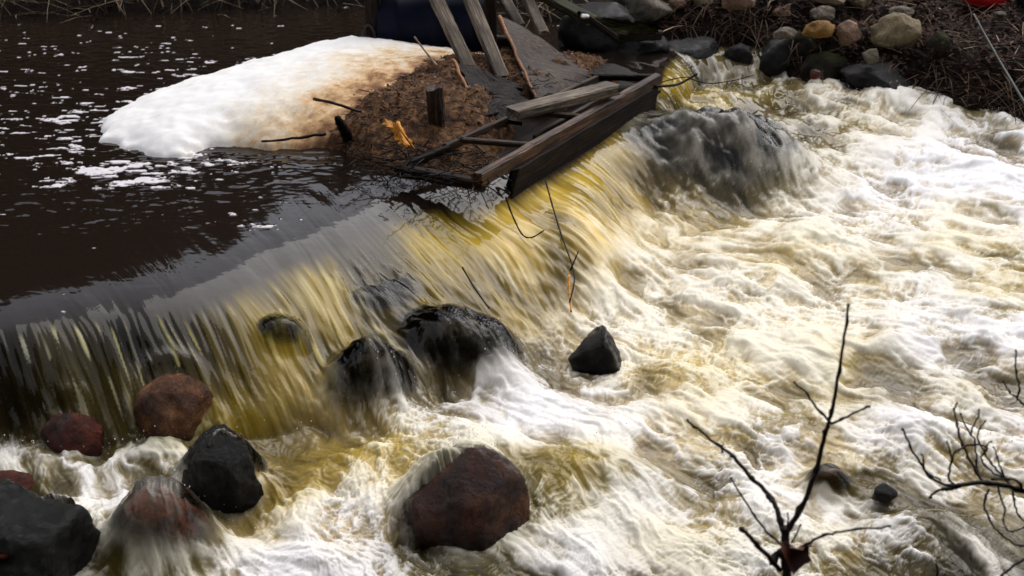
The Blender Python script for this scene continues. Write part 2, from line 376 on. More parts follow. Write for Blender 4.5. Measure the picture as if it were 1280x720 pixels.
def base_height(X, Y):
    """smooth height of the water, no ripples; also returns masks"""
    dl, sl = polydist(X, Y, LIPW); db, sb = polydist(X, Y, BASEW)
    up = dl > 0; dn = db < 0
    t = np.where(up, 0.0, np.where(dn, 1.0, -dl / np.maximum(-dl + db, 1e-4)))
    zb = zlow(Y)
    zlip = POOL - 0.035
    drop = np.where(t < 1, 1 - (1 - t ** 1.55), 1)
    wdt = np.maximum(-dl + db, 0.05); wdt = np.clip(wdt, 0.25, 1.4)
    a_ = 0.05 + 0.03 * ss(0.0, 20.0, sl) * ss(44, 36, sl)                                # depth the sheet has sunk at the sill line
    slope = a_ / 0.30
    tt = np.clip(t, 0, 1); D_ = zlip + 0.035 - a_ - zb
    s0 = np.minimum(slope * wdt / np.maximum(D_, 0.05), 0.9)
    prof = s0 * tt + (1 - s0) * tt ** 2 * (1.35 - 0.35 * tt)
    z = (POOL - a_) - D_ * prof
    z = np.where(up, POOL - a_ * np.exp(-np.clip(dl, 0, 5) / (0.30 + 0.30 * ss(0.0, 1.0, dl))), z)
    hump = 0
    for hx, hy, rx, ry, h in HW:
        q = ((X - hx) / rx) ** 2 + ((Y - hy) / ry) ** 2
        hump = hump + h * np.exp(-q ** 1.3 * 1.1)
    z = z + hump * ss(0.1, 0.6, t)
    return z, t, dl, db

def lic(X, Y, fn, n, step, taper=True):
    acc = fn(X, Y); wsum = 1.0
    for s in (1, -1):
        x, y = X.copy(), Y.copy()
        for k in range(1, n + 1):
            f = samp(FL, x, y); x = x + s * step * f[..., 0]; y = y + s * step * f[..., 1]
            wgt = 0.5 + 0.5 * math.cos(math.pi * k / (n + 1)) if taper else 1
            acc = acc + wgt * fn(x, y); wsum += wgt
    return acc / wsum
def norm(a, m=None):
    q = a if m is None else a[m]
    q = q[::7] if q.ndim == 1 else q
    return (a - q.mean()) / (q.std() + 1e-6)

STREAKS = []
for pts, wd_ in [([(362, 286), (385, 306), (402, 332), (425, 352), (452, 376), (480, 398), (512, 428), (534, 452)], 0.012), ([(425, 352), (460, 372), (500, 402), (532, 440)], 0.007),
                 ([(350, 392), (372, 424), (395, 452)], 0.006), ([(180, 390), (205, 432), (226, 470)], 0.007), ([(20, 410), (50, 440), (70, 480)], 0.006)]:
    q_ = []
    for i, (x, y) in enumerate(pts): q_.append(at(x, y, POOL - 0.06 - 0.34 * max(0, (y - 300)) / 240)[:2])
    STREAKS.append((refine(q_, 3), wd_))
def surface(X, Y):
    """full water surface: z, colour, foam, clear"""
    z, t, dl, db = base_height(X, Y)
    fld = samp(FIELD, X, Y)
    rap = ss(0.75, 1.05, t + 0.0 * db)                     # 1 in the rapids, 0 on the sheet
    sheet = ss(0.0, 0.32, t) * (1 - rap)
    wx = (fbm(X, Y, 4, 3, 0.5, 3) - 0.5) * 0.24; wy = (fbm(X, Y, 4, 3, 0.5, 33) - 0.5) * 0.24
    U, V = X + wx * rap, Y + wy * rap
    nA = norm(lic(U, V, lambda a, b: fbm(a, b, 5.5, 5, 0.66, 61), 6, 0.025))        # foam clumps
    nB = norm(lic(X, Y, lambda a, b: fbm(a, b, 20, 4, 0.7, 7), 5, 0.014))         # fine streaks
    nC = norm(lic(X, Y, lambda a, b: fbm(a, b, 44, 2, 0.6, 77), 18, 0.016))        # long thin threads
    nD = norm(fbm(U, V, 11, 5, 0.62, 13))                                            # froth
    bil = np.abs(lic(U, V, lambda a, b: fbm(a, b, 4.5, 4, 0.55, 101), 4, 0.02) - 0.5)
    web = 1 - ss(0.0, 0.11, bil)
    bil2 = np.abs(lic(U, V, lambda a, b: fbm(a, b, 12, 3, 0.55, 105), 4, 0.012) - 0.5); web2 = 1 - ss(0.0, 0.10, bil2)
    foam = fld[..., 0]
    big = norm(lic(X, Y, lambda a, b: fbm(a, b, 2.6, 2, 0.5, 88), 5, 0.04))
    nG = norm(lic(X, Y, lambda a, b: fbm(a, b, 44, 3, 0.7, 191), 2, 0.009))
    nH = norm(fbm(U, V, 34, 5, 0.72, 211)); chop = 1 - ss(0.0, 0.16, np.abs(fbm(U, V, 15, 3, 0.6, 215) - 0.5))
    ag = ss(0.35, 0.75, fbm(X, Y, 1.9, 2, 0.5, 219) + 0.25 * (foam - 0.5))
    # rapids foam cover
    q = 1.8 * (foam - 0.535) * 2 + 0.75 * nA + 0.22 * nB + 0.16 * nD + 0.12 * nG * ss(0.95, 0.5, foam) + (0.16 + 0.40 * ag) * nH + 0.5 * big + 1.2 * (web - 0.42) + 0.45 * (web2 - 0.45)
    m_r = ss(-0.95, 1.1, q)
    # sheet: threads of air in clear water, running in bunches
    bunch = norm(lic(X, Y, lambda a, b: fbm(a, b, 4, 3, 0.6, 55), 10, 0.03))
    qs = 0.95 * nC + 0.45 * nB + 0.6 * bunch + 2.3 * (foam - 0.2) + 1.1 * ss(0.75, 1.05, t) - 1.75
    nE = norm(lic(X, Y, lambda a, b: fbm(a, b, 46, 2, 0.6, 177), 14, 0.014))
    thr = ss(1.5, 2.5, 1.15 * nE + 0.4 * bunch + 0.2 * nC + 0.1 * nB) * ss(0.0, 0.22, t - 0.04 + 0.04 * bunch)
    m_s = ss(0.0, 2.6, qs) * (0.08 + 0.92 * ss(0.19, 0.45, foam)) * ss(0.02, 0.4, t) * (0.55 + 0.45 * ss(0.5, 0.95, t))
    m_s = np.maximum(m_s, 0.85 * thr * ss(0.10, 0.16, foam))
    for line, wd_ in STREAKS:
        dS, pS = polydist(X, Y, line); inr = (pS >= 0) & (pS <= len(line) - 1)
        m_s = np.maximum(m_s, np.where(inr, np.exp(-(dS / wd_) ** 2) * (0.55 + 0.35 * np.sin(pS * 2.3 + 1) + 0.1 * nB), 0))
    m_s = m_s * 0.72
    m = m_r * rap + m_s * ss(0.0, 0.1, t) * (1 - rap)
    # turbulent heights
    amp = 0.020 + 0.022 * foam
    zz = z + rap * (0.029 * big + 0.012 * nA + 0.0016 * nB + 0.0018 * nD + 0.008 * web * foam + 0.003 * web2 + 0.0006 * nG + ag * (0.0017 * nH + 0.0042 * chop))
    zz = zz + sheet * (0.0018 * nC + 0.006 * bunch * ss(0.05, 0.5, t) + 0.010 * nB * t ** 2 + 0.012 * big * t)
    zz = zz + 0.006 * m * (rap + 0.3 * sheet)
    # pool: quiet ripples that die out where the water speeds up towards the sill
    pool = 1 - ss(0.0, 0.24, t + (0.012 * nA + 0.012 * nC) * ss(0.0, 0.08, t))
    far = ss(0.45, 1.5, dl + 0.5 * (fbm(X, Y, 1.3, 3, 0.5, 71) - 0.5))
    rip = (fbm(X * 0.75, Y * 1.6, 13, 3, 0.5, 21) - 0.5) * 0.014 + (fbm(X * 0.6, Y * 1.8, 30, 2, 0.5, 29) - 0.5) * 0.0065
    smooth_r = norm(lic(X, Y, lambda a, b: fbm(a, b, 9, 2, 0.5, 91), 12, 0.03)) * 0.0016
    crest = norm(lic(X, Y, lambda a, b: fbm(a, b, 30, 3, 0.6, 95), 16, 0.022)) * 0.0006 * ss(-0.6, 0.8, fbm(X, Y, 2.0, 2, 0.5, 97) * 4 - 2)
    # hydraulic lines just above the sill
    near = (1 - ss(0.15, 1.0, dl))
    zz = zz + pool * (rip * far * 0.8 + smooth_r * near * 0.7 + crest * near + rip * 0.08)
    cover = np.zeros(zz.shape, np.float32)
    for (ax_, ay_, az_, rx_, ry_, rz_, ro_, mode, film) in DRAPE:
        dx, dy = X - ax_, Y - ay_; c_, s_ = math.cos(ro_), math.sin(ro_)
        u, v = (dx * c_ + dy * s_) / rx_, (-dx * s_ + dy * c_) / ry_
        r2 = u * u + v * v
        hb = np.maximum(az_ + rz_ * (1.05 if mode == 'full' else 1.0) + 0.016 - zz, 0.0)
        cap = zz + (hb * (1 + 0.10 * nA * np.exp(-r2))) * (np.exp(-(r2 ** 1.5) * (0.75 if mode == 'full' else 1.0)) - 0.02) + (0.005 * nB + 0.002 * nC) * np.exp(-r2)
        if mode == 'half':
            sh_ = {0.8: 0.42, 0.6: 0.22}.get(film, 0.1)
            f = samp(FL, np.array([ax_]), np.array([ay_]))[0]
            side = (dx * f[0] + dy * f[1]) / max(rx_, ry_)
            cap = cap - 1.2 * hb * ss(-0.55 + sh_, -0.12 + sh_, side + 0.10 * nB + 0.08 * nA) - 0.05 * hb
        on = ss(1.7, 0.75, r2) * ss(-0.002, 0.012, cap - zz)
        zz = np.maximum(zz, cap)
        cover = np.maximum(cover, on * (0.35 + 0.65 * film))
        veil = ss(-1.6, 2.6, 0.6 * nB + 0.9 * nA + 0.6 * nD + 0.5 * big + (0.9 if mode == 'half' else -0.55) + 2.4 * (0.8 - film) + 1.0 * ss(0.5, 1.1, r2))
        m = m * (1 - on) + on * veil * (0.38 if 0.85 <= film <= 0.97 else 0.55 if mode == 'full' else 0.72)
    # raised collar of water round exposed rocks
    for (rx_, ry_, rr) in EXPO:
        d = np.hypot(X - rx_, Y - ry_) / rr
        ring = np.exp(-((d - 1.05) / 0.22) ** 2)
        f = samp(FL, np.array([rx_]), np.array([ry_]))[0]
        side = ((X - rx_) * f[0] + (Y - ry_) * f[1]) / np.maximum(np.hypot(X - rx_, Y - ry_), 1e-3)
        zz = zz + ring * rr * 0.10 * (0.4 - side * 0.8)
        m = np.clip(m + ring * 0.30 * (0.6 + 0.4 * nB) * rap, 0, 1)
    wc = fld[..., 1:4]; fc = fld[..., 4:7]
    # mottled depth of hue in the water
    hue = np.clip(1 + 0.26 * nA + 0.12 * nB + 0.18 * big, 0.35, 1.7)[..., None]
    hs_ = np.clip(1 + 0.40 * bunch + 0.15 * nC, 0.35, 1.8)[..., None]
    wc = wc * (1 - 0.93 * cover[..., None])
    wcol = wc * (hue * rap[..., None] + hs_ * (1 - rap[..., None]))
    shade_f = np.clip(0.97 + 0.03 * nD + 0.02 * nB, 0.8, 1.08)[..., None]
    col = wcol * (1 - m[..., None]) + fc * shade_f * m[..., None]
    pc = np.array([0.013, 0.0085, 0.006], np.float32)
    # pool foam flecks
    fl1 = 0.8 * fbm(X * 0.55 + wx * .4, Y * 1.5 + wy * .5, 14, 4, 0.6, 141) + 0.2 * fbm(X * .7, Y * 1.3, 3.0, 2, 0.5, 147); reg = samp(FLECK, X, Y)
    fk = ss(0.0, 0.035, fl1 - (0.805 - 0.28 * reg)) * pool
    pcol = pc * (1 - fk[..., None]) + np.array([0.72, 0.68, 0.70], np.float32) * fk[..., None]
    col = col * (1 - pool[..., None]) + pcol * pool[..., None]
    m = m * (1 - pool) + fk * 0.9
    zz = zz + fk * 0.004
    clear = np.maximum(fld[..., 7] * (1 - pool), cover) * (1 - m) ** 0.9
    return zz, np.clip(col, 0, 0.9), np.clip(m, 0, 1), np.clip(clear, 0, 1), t

# where foam flecks drift on the pool
FLECK = np.zeros(GXX.shape, np.float32)
for px, py, rx, ry, a in [(120, 150, 150, 60, 0.85), (60, 120, 120, 50, 0.7), (180, 215, 110, 30, 0.95), (260, 200, 60, 18, 1.0), (60, 190, 80, 30, 0.7), (250, 90, 150, 40, 0.55), (130, 60, 200, 30, 0.4), (330, 262, 60, 16, 0.5), (100, 165, 60, 25, 1.0)]:
    c = at(px, py, POOL); D = depth(c); a_ = rx * D / F; b_ = ry * D / F / math.sin(PITCH + math.atan((py - 360) / F))
    FLECK = np.maximum(FLECK, a * np.exp(-(((GXX - c[0]) / a_) ** 2 + ((GYY - c[1]) / b_) ** 2)))

# ================================================================ ROCKS
_ico = {}
def ico(n):
    if n in _ico: return _ico[n]
    import bmesh
    bm = bmesh.new(); bmesh.ops.create_icosphere(bm, subdivisions=n, radius=1)
    V = np.array([v.co[:] for v in bm.verts]); Fc = np.array([[v.index for v in f.verts] for f in bm.faces]); bm.free()
    _ico[n] = (V, Fc); return _ico[n]
def rock_mesh(seed, rx, ry, rz, sub=4, cuts=9, rough=0.10, mat=None, name='boulder'):
    V, Fc = ico(sub); r = np.random.RandomState(seed)
    V = V.copy()
    for k in range(cuts):                                   # worn flat faces
        nrm = r.randn(3); nrm /= np.linalg.norm(nrm); d = r.uniform(0.62, 0.9)
        s = V @ nrm; over = np.maximum(s - d, 0); V -= np.outer(over * 0.85, nrm)
    n1 = vn3(V * 1.6 + seed * 3.1 + 8) - 0.5; n2 = vn3(V * 4.3 + seed + 20) - 0.5; n3 = vn3(V * 11 + seed + 3) - 0.5; n4 = vn3(V * 25 + seed + 5) - 0.5
    ridge = np.abs(vn3(V * 3.1 + seed + 50) - 0.5) * 2
    V *= (1 + rough * (2.2 * n1 + 1.0 * n2 + 0.7 * n3 + 0.42 * n4 + 0.7 * np.minimum(ridge, 0.35)))[:, None]
    mn, mxx = V.min(0), V.max(0); V = (V - (mn + mxx) / 2) / ((mxx - mn) / 2)
    V *= np.array([rx, ry, rz])
    return mk_np(name, V, Fc, mat)
def place_rock(name, label, x0, y0, x1, y1, zc, mat, seed, cat='boulder', group=None, rot=0.0, tilt=0.0, ratio=0.85, sub=4, cuts=9, rough=0.10, expo=False, drape=None, film=0.8):
    """outline box in the photograph, height zc of its centre"""
    cx, cy = (x0 + x1) / 2, (y0 + y1) / 2
    p = at(cx, cy, zc); D = depth(p)
    rx = (x1 - x0) / 2 * D / F; hh = (y1 - y0) / 2 * D / F
    ry = rx * ratio
    th = PITCH + math.atan((cy - 360) / F)
    rz = math.sqrt(max(hh ** 2 - (ry * math.sin(th)) ** 2, (0.35 * hh) ** 2)) / math.cos(th)
    o = rock_mesh(seed, rx, ry, rz, sub, cuts, rough, mat, name)
    o.location = tuple(p); o.rotation_euler = (0, tilt, rot)
    tag(o, label, cat, group)
    if drape: DRAPE.append((p[0], p[1], p[2], rx, ry, rz, rot, drape, film))
    if drape == 'full': o.scale = (0.88, 0.88, 0.92) if seed != 21 else (0.97, 0.97, 1.03)

    ROCKS[seed] = o
    if expo: EXPO.append((p[0], p[1], (rx + ry) / 2 * 0.95))
    return o
ROCKS = {}
RG = 'boulders in the rapids'
place_rock('boulder', 'large rounded brown boulder standing in white water at the bottom centre', 505, 556, 662, 716, -0.04, M['rock_brown'], 3, group=RG, sub=5, cuts=11, rough=0.07, expo=True, ratio=0.9, drape='half', film=0.6)
place_rock('boulder', 'black wet boulder below the orange one with white water sliding over its upper left side', 226, 538, 332, 664, -0.05, M['rock_black'], 5, group=RG, sub=5, cuts=12, expo=True, drape='half', film=0.8)
place_rock('boulder', 'orange brown boulder at the foot of the glassy fall', 166, 466, 270, 580, 0.0, M['rock_orange'], 8, group=RG, sub=5, cuts=6, rough=0.07, expo=True)
place_rock('boulder', 'dark red boulder at the foot of the fall beside the left edge', 56, 510, 132, 590, -0.04, M['rock_red'], 12, group=RG, expo=True)
place_rock('boulder', 'reddish boulder under a hood of white water at the bottom left', 150, 612, 262, 740, -0.05, rock_mat('red_veiled_stone', (0.05, 0.012, 0.008), (0.26, 0.05, 0.028), (0.5, 0.14, 0.08), 0.25, 8), 21, group=RG, sub=5, drape='full', film=0.9)
place_rock('boulder', 'big dark green wet boulder filling the bottom left corner', -70, 610, 134, 790, -0.08, M['rock_dark'], 17, group=RG, sub=5, cuts=12, expo=True, drape='half', film=0.9)
place_rock('stone', 'small red stone at the left edge above the big dark boulder', -30, 590, 42, 622, 0.0, M['rock_red'], 31, cat='stone', group=RG)
place_rock('stone', 'small red stone lying on the big dark boulder at the left edge', -24, 668, 30, 700, 0.10, M['rock_red'], 33, cat='stone', group=RG)
place_rock('stone', 'small pointed black stone alone in cream foam in mid stream', 710, 414, 796, 486, -0.03, M['rock_black'], 43, cat='stone', group=RG, cuts=18, rough=0.16, tilt=0.35, expo=True)
place_rock('boulder', 'black boulder in the fall below the split of golden water', 414, 432, 516, 524, 0.06, M['rock_black'], 44, group=RG, cuts=10, drape='full', film=1.0, sub=5)
place_rock('boulder', 'dark boulder seen through the golden sheet under the sill', 424, 354, 522, 424, 0.09, M['rock_black'], 47, group=RG, cuts=6, drape='full', film=0.85)
place_rock('boulder', 'long dark boulder sloping down to the right where the golden fall lands', 505, 391, 650, 494, 0.03, M['rock_black'], 52, group=RG, cuts=8, sub=5, rot=-0.3, ratio=0.7, drape='full', film=0.85)
place_rock('stone', 'small dark stone showing through the fall above the orange boulder', 328, 402, 378, 456, 0.17, M['rock_black'], 57, cat='stone', group=RG, drape='full', film=0.95)
place_rock('boulder', 'broad black boulder with water pouring over it right of the wooden frame', 796, 142, 990, 276, 0.10, M['rock_black'], 60, group=RG, sub=5, cuts=10, rough=0.09, drape='full', film=0.72)
place_rock('stone', 'small black stone breaking the surface right of the bare sapling', 1090, 604, 1122, 628, -0.02, M['rock_black'], 63, cat='stone', group=RG, expo=True)
place_rock('stone', 'brown stone just under the surface right of the sapling stem', 1010, 582, 1060, 614, -0.03, M['rock_brown'], 68, cat='stone', group=RG, drape='full', film=0.6)
# the lone mid stream stone rises to a point on its left
for v in ROCKS[43].data.vertices:
    zn = max(0.0, v.co.z / 0.14 + 0.3); v.co.x = v.co.x * max(0.15, 1 - 0.55 * zn) - 0.045 * zn
    v.co.z *= 1.15
# ledge of the small far cascade
LG = 'dark rocks of the far cascade'
place_rock('boulder', 'black ledge rock left of the small far cascade', 822, 46, 900, 104, 0.28, M['rock_shaded'], 71, group=LG, cuts=12)
place_rock('boulder', 'black rock in the middle of the small far cascade', 902, 52, 942, 100, 0.30, M['rock_shaded'], 73, group=LG)
place_rock('boulder', 'black wet rock right of the small far cascade', 946, 46, 1004, 112, 0.30, M['rock_shaded'], 75, group=LG, cuts=12)
place_rock('boulder', 'moss topped dark boulder on the waterline below the ochre stone', 982, 40, 1030, 84, 0.42, M['rock_moss'], 77, group=LG)
place_rock('boulder', 'mossy black boulder low on the bank above the foam', 1000, 66, 1062, 118, 0.30, M['rock_moss'], 79, group=LG)
place_rock('stone', 'tiny red stone in the dark gap above the rapids', 1012, 86, 1027, 99, 0.42, M['rock_red'], 80, cat='stone')
place_rock('boulder', 'low black boulder at the waterline under the big tan stone', 1050, 78, 1150, 128, 0.30, M['rock_shaded'], 82, group=LG)

# bank stones
BG = 'dry stones on the far bank'
BANKST = [('large rounded tan stone on the far bank', 1088, 15, 1154, 66, 'rock_tan'), ('small grey brown stone left of the large tan stone', 1046, 26, 1077, 58, 'rock_pink'),
 ('ochre stone with a mossy stone below it', 1003, 24, 1045, 48, 'rock_gold'), ('pink brown stone upper left of the ochre stone', 966, 3, 1008, 34, 'rock_pink'),
 ('flat grey stone between the pink and ochre stones', 1013, 7, 1044, 26, 'rock_grey'), ('broad olive brown stone at the top edge above the cascade', 848, -14, 900, 19, 'rock_tan'),
 ('rounded brown stone at the top edge left of the olive one', 782, -8, 842, 30, 'rock_grey'), ('small stone at the top edge right of the olive one', 902, -10, 944, 12, 'rock_pink'),
 ('brown slab at the top edge above the large tan stone', 1116, -14, 1152, 9, 'rock_pink'), ('grey stone tucked behind the large tan stone', 1112, 8, 1142, 24, 'rock_grey'),
 ('dark tan stone at the top edge above the flat grey stone', 1000, -14, 1060, 6, 'rock_tan'), ('small orange brown stone left of the pink one', 940, 6, 968, 22, 'rock_gold'),
 ('low brown stone at the top edge between the two broad ones', 836, -6, 858, 14, 'rock_pink'), ('round olive stone at the top edge right of the pink stone', 1058, -10, 1092, 14, 'rock_tan'),
 ('tan stone half buried above the low black boulder at the waterline', 1078, 60, 1100, 80, 'rock_grey'), ('mossy stone half buried right of the large tan stone', 1160, 40, 1190, 66, 'rock_moss'),
 ('dark brown stone wedged left of the ochre stone', 966, 34, 996, 50, 'rock_grey'), ('mossy stone at the top edge left of the broad olive brown stone', 752, -8, 784, 14, 'rock_moss'),
 ('small grey stone half sunk in the litter below the red plastic', 1242, 14, 1258, 24, 'rock_grey')]

# ================================================================ TERRAIN (bed and banks)
WLINE = [(-900, 30), (-300, 26), (0, 22), (250, 15), (450, 6), (620, 8), (700, 30), (830, 44), (950, 50), (990, 96), (1060, 110), (1110, 120), (1180, 136), (1280, 146), (1500, 175), (1900, 230)]
WLW = np.array([(at(x, y, POOL) if x < 960 else at(x, y, 0.22))[:2] for x, y in WLINE])
def terrain_z(X, Y):
    d, s = polydist(X, Y, WLW)                       # + beyond the waterline
    zb, t, dl, db = base_height(X, Y)
    wl_ = np.where(t < 0.5, POOL, 0.22)
    wl_ = np.interp(s, [0, 8, 9, 10, 15], [POOL, POOL, 0.3, 0.22, 0.2])
    bed = zb - 0.34
    right = np.interp(s, [5.5, 8], [0, 1])
    rise = (1 - right) * (0.10 * ss(0, .2, d) + 0.10 * d + 0.5 * np.maximum(d - 2.0, 0)) + right * (0.30 * ss(-0.05, 0.45, d) + 0.12 * d + 0.10 * np.maximum(d - 3, 0))
    rise = np.minimum(rise, 9)
    bank = wl_ + rise + (fbm(X, Y, 2.2, 4, 0.55, 201) - 0.5) * 0.22 * ss(0, 0.5, d) + (fbm(X, Y, 9, 3, 0.55, 205) - 0.5) * 0.07
    k = ss(-0.22, 0.05, d)
    z = bed * (1 - k) + bank * k
    # near bank below and behind the camera
    yn = 2.55 + 0.10 * np.sin(X * 0.9) + (fbm(X, Y, 1.5, 3, 0.5, 222) - 0.5) * 0.2
    nz = np.interp(Y - yn, [-6, -2.2, -0.75, -0.5, 0.5], [1.6, 1.25, 1.0, 0.75, -0.7])
    return np.maximum(z, nz + (fbm(X, Y, 8, 3, 0.5, 230) - 0.5) * 0.05)
gt_m, n, l, p = newmat('bank_soil')
tc = n.new('ShaderNodeTexCoord').outputs['Object']
a1 = noise_node(n, l, 3.0, 8, 0.7, tc, 0.4); a2 = noise_node(n, l, 38, 6, 0.7, tc)
r1 = ramp(n, l, a1.outputs[0], [(0.36, (0.004, 0.003, 0.0025)), (0.55, (0.014, 0.009, 0.0065)), (0.72, (0.032, 0.02, 0.013))])
r2 = ramp(n, l, a2.outputs[0], [(0.35, (0.3, 0.3, 0.3)), (0.66, (1.9, 1.7, 1.6))])
mx = n.new('ShaderNodeMix'); mx.data_type = 'RGBA'; mx.blend_type = 'MULTIPLY'; mx.inputs['Factor'].default_value = 1
l.new(r1.outputs[0], mx.inputs['A']); l.new(r2.outputs[0], mx.inputs['B']); l.new(mx.outputs['Result'], p.inputs['Base Color'])
p.inputs['Roughness'].default_value = 0.85; p.inputs['Specular IOR Level'].default_value = 0.1
l.new(bumpn(n, l, a2.outputs[0], 1.0, 0.03), p.inputs['Normal'])
def grid_faces(nr, nc):
    i = np.arange(nr * nc).reshape(nr, nc)
    return np.stack([i[:-1, :-1], i[:-1, 1:], i[1:, 1:], i[1:, :-1]], -1).reshape(-1, 4)
tx = np.concatenate([np.linspace(-70, -9, 24)[:-1], np.linspace(-9, 9, 260), np.linspace(9, 70, 24)[1:]])
ty = np.concatenate([np.linspace(-40, 1.2, 18)[:-1], np.linspace(1.2, 14.5, 210), np.geomspace(14.6, 120, 40)])
TX, TY = np.meshgrid(tx, ty)
TZ = terrain_z(TX, TY)
g = mk_np('ground', np.stack([TX, TY, TZ], -1).reshape(-1, 3), grid_faces(*TX.shape), gt_m); tag(g, kind='structure')

def tz(x, y): return float(terrain_z(np.array([x]), np.array([y]))[0])
def on_ground(px, py):
    z = 0.6
    for _ in range(14):
        p_ = at(px, py, z); z = 0.5 * z + 0.5 * tz(p_[0], p_[1])
    return at(px, py, z)
for k, (lab, x0, y0, x1, y1, mt) in enumerate(BANKST):
    p_ = on_ground((x0 + x1) / 2, (y0 + y1) / 2 + (y1 - y0) * 0.12)
    place_rock('stone', lab, x0, y0, x1, y1, p_[2] + 0.05, M[mt], 90 + k * 3, cat='stone', group=BG, cuts=17, rough=0.13, rot=rnd.uniform(-.8, .8), ratio=0.8)

# ================================================================ mesh the water
wm, n, l, p = newmat('river_water')
ac = n.new('ShaderNodeAttribute'); ac.attribute_name = 'water_colour'
af = n.new('ShaderNodeAttribute'); af.attribute_name = 'foam'
acl = n.new('ShaderNodeAttribute'); acl.attribute_name = 'clearness'
tc = n.new('ShaderNodeTexCoord').outputs['Object']
nf = noise_node(n, l, 85, 5, 0.7, tc); nf2 = noise_node(n, l, 26, 4, 0.6, tc, 0.5)
var = n.new('ShaderNodeMapRange'); l.new(nf.outputs[0], var.inputs[0]); var.inputs[1].default_value = 0.3; var.inputs[2].default_value = 0.7; var.inputs[3].default_value = 0.95; var.inputs[4].default_value = 1.03
vm = n.new('ShaderNodeMix'); vm.data_type = 'RGBA'; vm.blend_type = 'MULTIPLY'; l.new(af.outputs['Fac'], vm.inputs['Factor'])
l.new(ac.outputs['Color'], vm.inputs['A']); l.new(var.outputs[0], vm.inputs['B'])
l.new(vm.outputs['Result'], p.inputs['Base Color'])
rr = n.new('ShaderNodeMapRange'); l.new(af.outputs['Fac'], rr.inputs[0]); rr.inputs[3].default_value = 0.07; rr.inputs[4].default_value = 0.42
l.new(rr.outputs[0], p.inputs['Roughness']); p.inputs['IOR'].default_value = 1.33
bs = n.new('ShaderNodeBump'); bs.inputs['Distance'].default_value = 0.0015; l.new(af.outputs['Fac'], bs.inputs['Strength']); l.new(nf.outputs[0], bs.inputs['Height'])
l.new(bs.outputs[0], p.inputs['Normal'])
trn = n.new('ShaderNodeBsdfTransparent'); trn.inputs[0].default_value = (0.93, 0.84, 0.60, 1)
gl = n.new('ShaderNodeBsdfGlossy'); gl.inputs['Roughness'].default_value = 0.08
fr = n.new('ShaderNodeFresnel'); fr.inputs[0].default_value = 1.33
m1 = n.new('ShaderNodeMixShader'); l.new(fr.outputs[0], m1.inputs[0]); l.new(trn.outputs[0], m1.inputs[1]); l.new(gl.outputs[0], m1.inputs[2])
m2 = n.new('ShaderNodeMixShader'); l.new(acl.outputs['Fac'], m2.inputs[0]); l.new(p.outputs[0], m2.inputs[1]); l.new(m1.outputs[0], m2.inputs[2])
l.new(m2.outputs[0], n['Material Output'].inputs[0])

tanx = np.concatenate([np.linspace(-1.1, -0.53, 60)[:-1], np.linspace(-0.53, 0.53, 1040), np.linspace(0.53, 1.1, 60)[1:]])
pyr = np.concatenate([np.linspace(-120, 20, 60)[:-1], np.linspace(20, 760, 740), np.linspace(760, 900, 20)[1:]])
yr = np.array([at(640, v, 0.15)[1] for v in pyr])[::-1]
yr = yr[yr < 14.8]
TXg, WY = np.meshgrid(tanx, yr)
WX = (TXg * WY * 1.12)
sh = WX.shape
WZ, WC, WF, WCL, WT = surface(WX.ravel(), WY.ravel())
wo = mk_np('river_water', np.stack([WX.ravel(), WY.ravel(), WZ], -1), grid_faces(*sh), wm)
cattr(wo, 'water_colour', WC); fattr(wo, 'foam', WF); fattr(wo, 'clearness', WCL)
tag(wo, kind='structure')
def wz(x, y): return float(surface(np.array([x, x]), np.array([y, y]))[0][0])

# ================================================================ FOAM MOUND AND DEBRIS MAT
def inside(X, Y, P):
    r = np.zeros(X.shape, bool); j = len(P) - 1
    for i in range(len(P)):
        xi, yi = P[i]; xj, yj = P[j]
        c = ((yi > Y) != (yj > Y)) & (X < (xj - xi) * (Y - yi) / (yj - yi + 1e-12) + xi)
        r ^= c; j = i
    return r
def segd(X, Y, P):
    b = np.full(X.shape, 1e9)
    for k in range(len(P)):
        a, c = P[k], P[(k + 1) % len(P)]; d = c - a
        t = np.clip(((X - a[0]) * d[0] + (Y - a[1]) * d[1]) / (d @ d), 0, 1)
        b = np.minimum(b, np.hypot(X - a[0] - t * d[0], Y - a[1] - t * d[1]))
    return b
def mound(name, poly, z0, hfun, step, mat, edge=0.03):
    P = np.array([at(x, y, z0)[:2] for x, y in poly])
    x = np.arange(P[:, 0].min() - 0.1, P[:, 0].max() + 0.1, step); y = np.arange(P[:, 1].min() - 0.1, P[:, 1].max() + 0.1, step)
    X, Y = np.meshgrid(x, y)
    sd_ = segd(X, Y, P) * np.where(inside(X, Y, P), 1, -1) + (fbm(X, Y, 6, 4, 0.6, 301) - 0.5) * edge * 2
    Z = z0 + np.where(sd_ > 0, hfun(X, Y, np.maximum(sd_, 0)), np.maximum(sd_, -0.06) - 0.012)
    keep = sd_ > -step * 2.5
    Fq = grid_faces(*X.shape); Fq = Fq[keep.ravel()[Fq].all(1)]
    used = np.unique(Fq); mp = -np.ones(X.size, int); mp[used] = np.arange(len(used))
    V = np.stack([X.ravel(), Y.ravel(), Z.ravel()], -1)[used]
    o = mk_np(name, V, mp[Fq], mat)
    return o, V
fm, n, l, p = newmat('stained_foam')
ab = n.new('ShaderNodeAttribute'); ab.attribute_name = 'stain'
tc = n.new('ShaderNodeTexCoord').outputs['Object']
nn = noise_node(n, l, 30, 8, 0.85, tc, 0.8); n5 = noise_node(n, l, 90, 5, 0.7, tc)
ad = n.new('ShaderNodeMath'); ad.operation = 'MULTIPLY_ADD'; l.new(nn.outputs[0], ad.inputs[0]); ad.inputs[1].default_value = 0.62; l.new(ab.outputs['Fac'], ad.inputs[2])
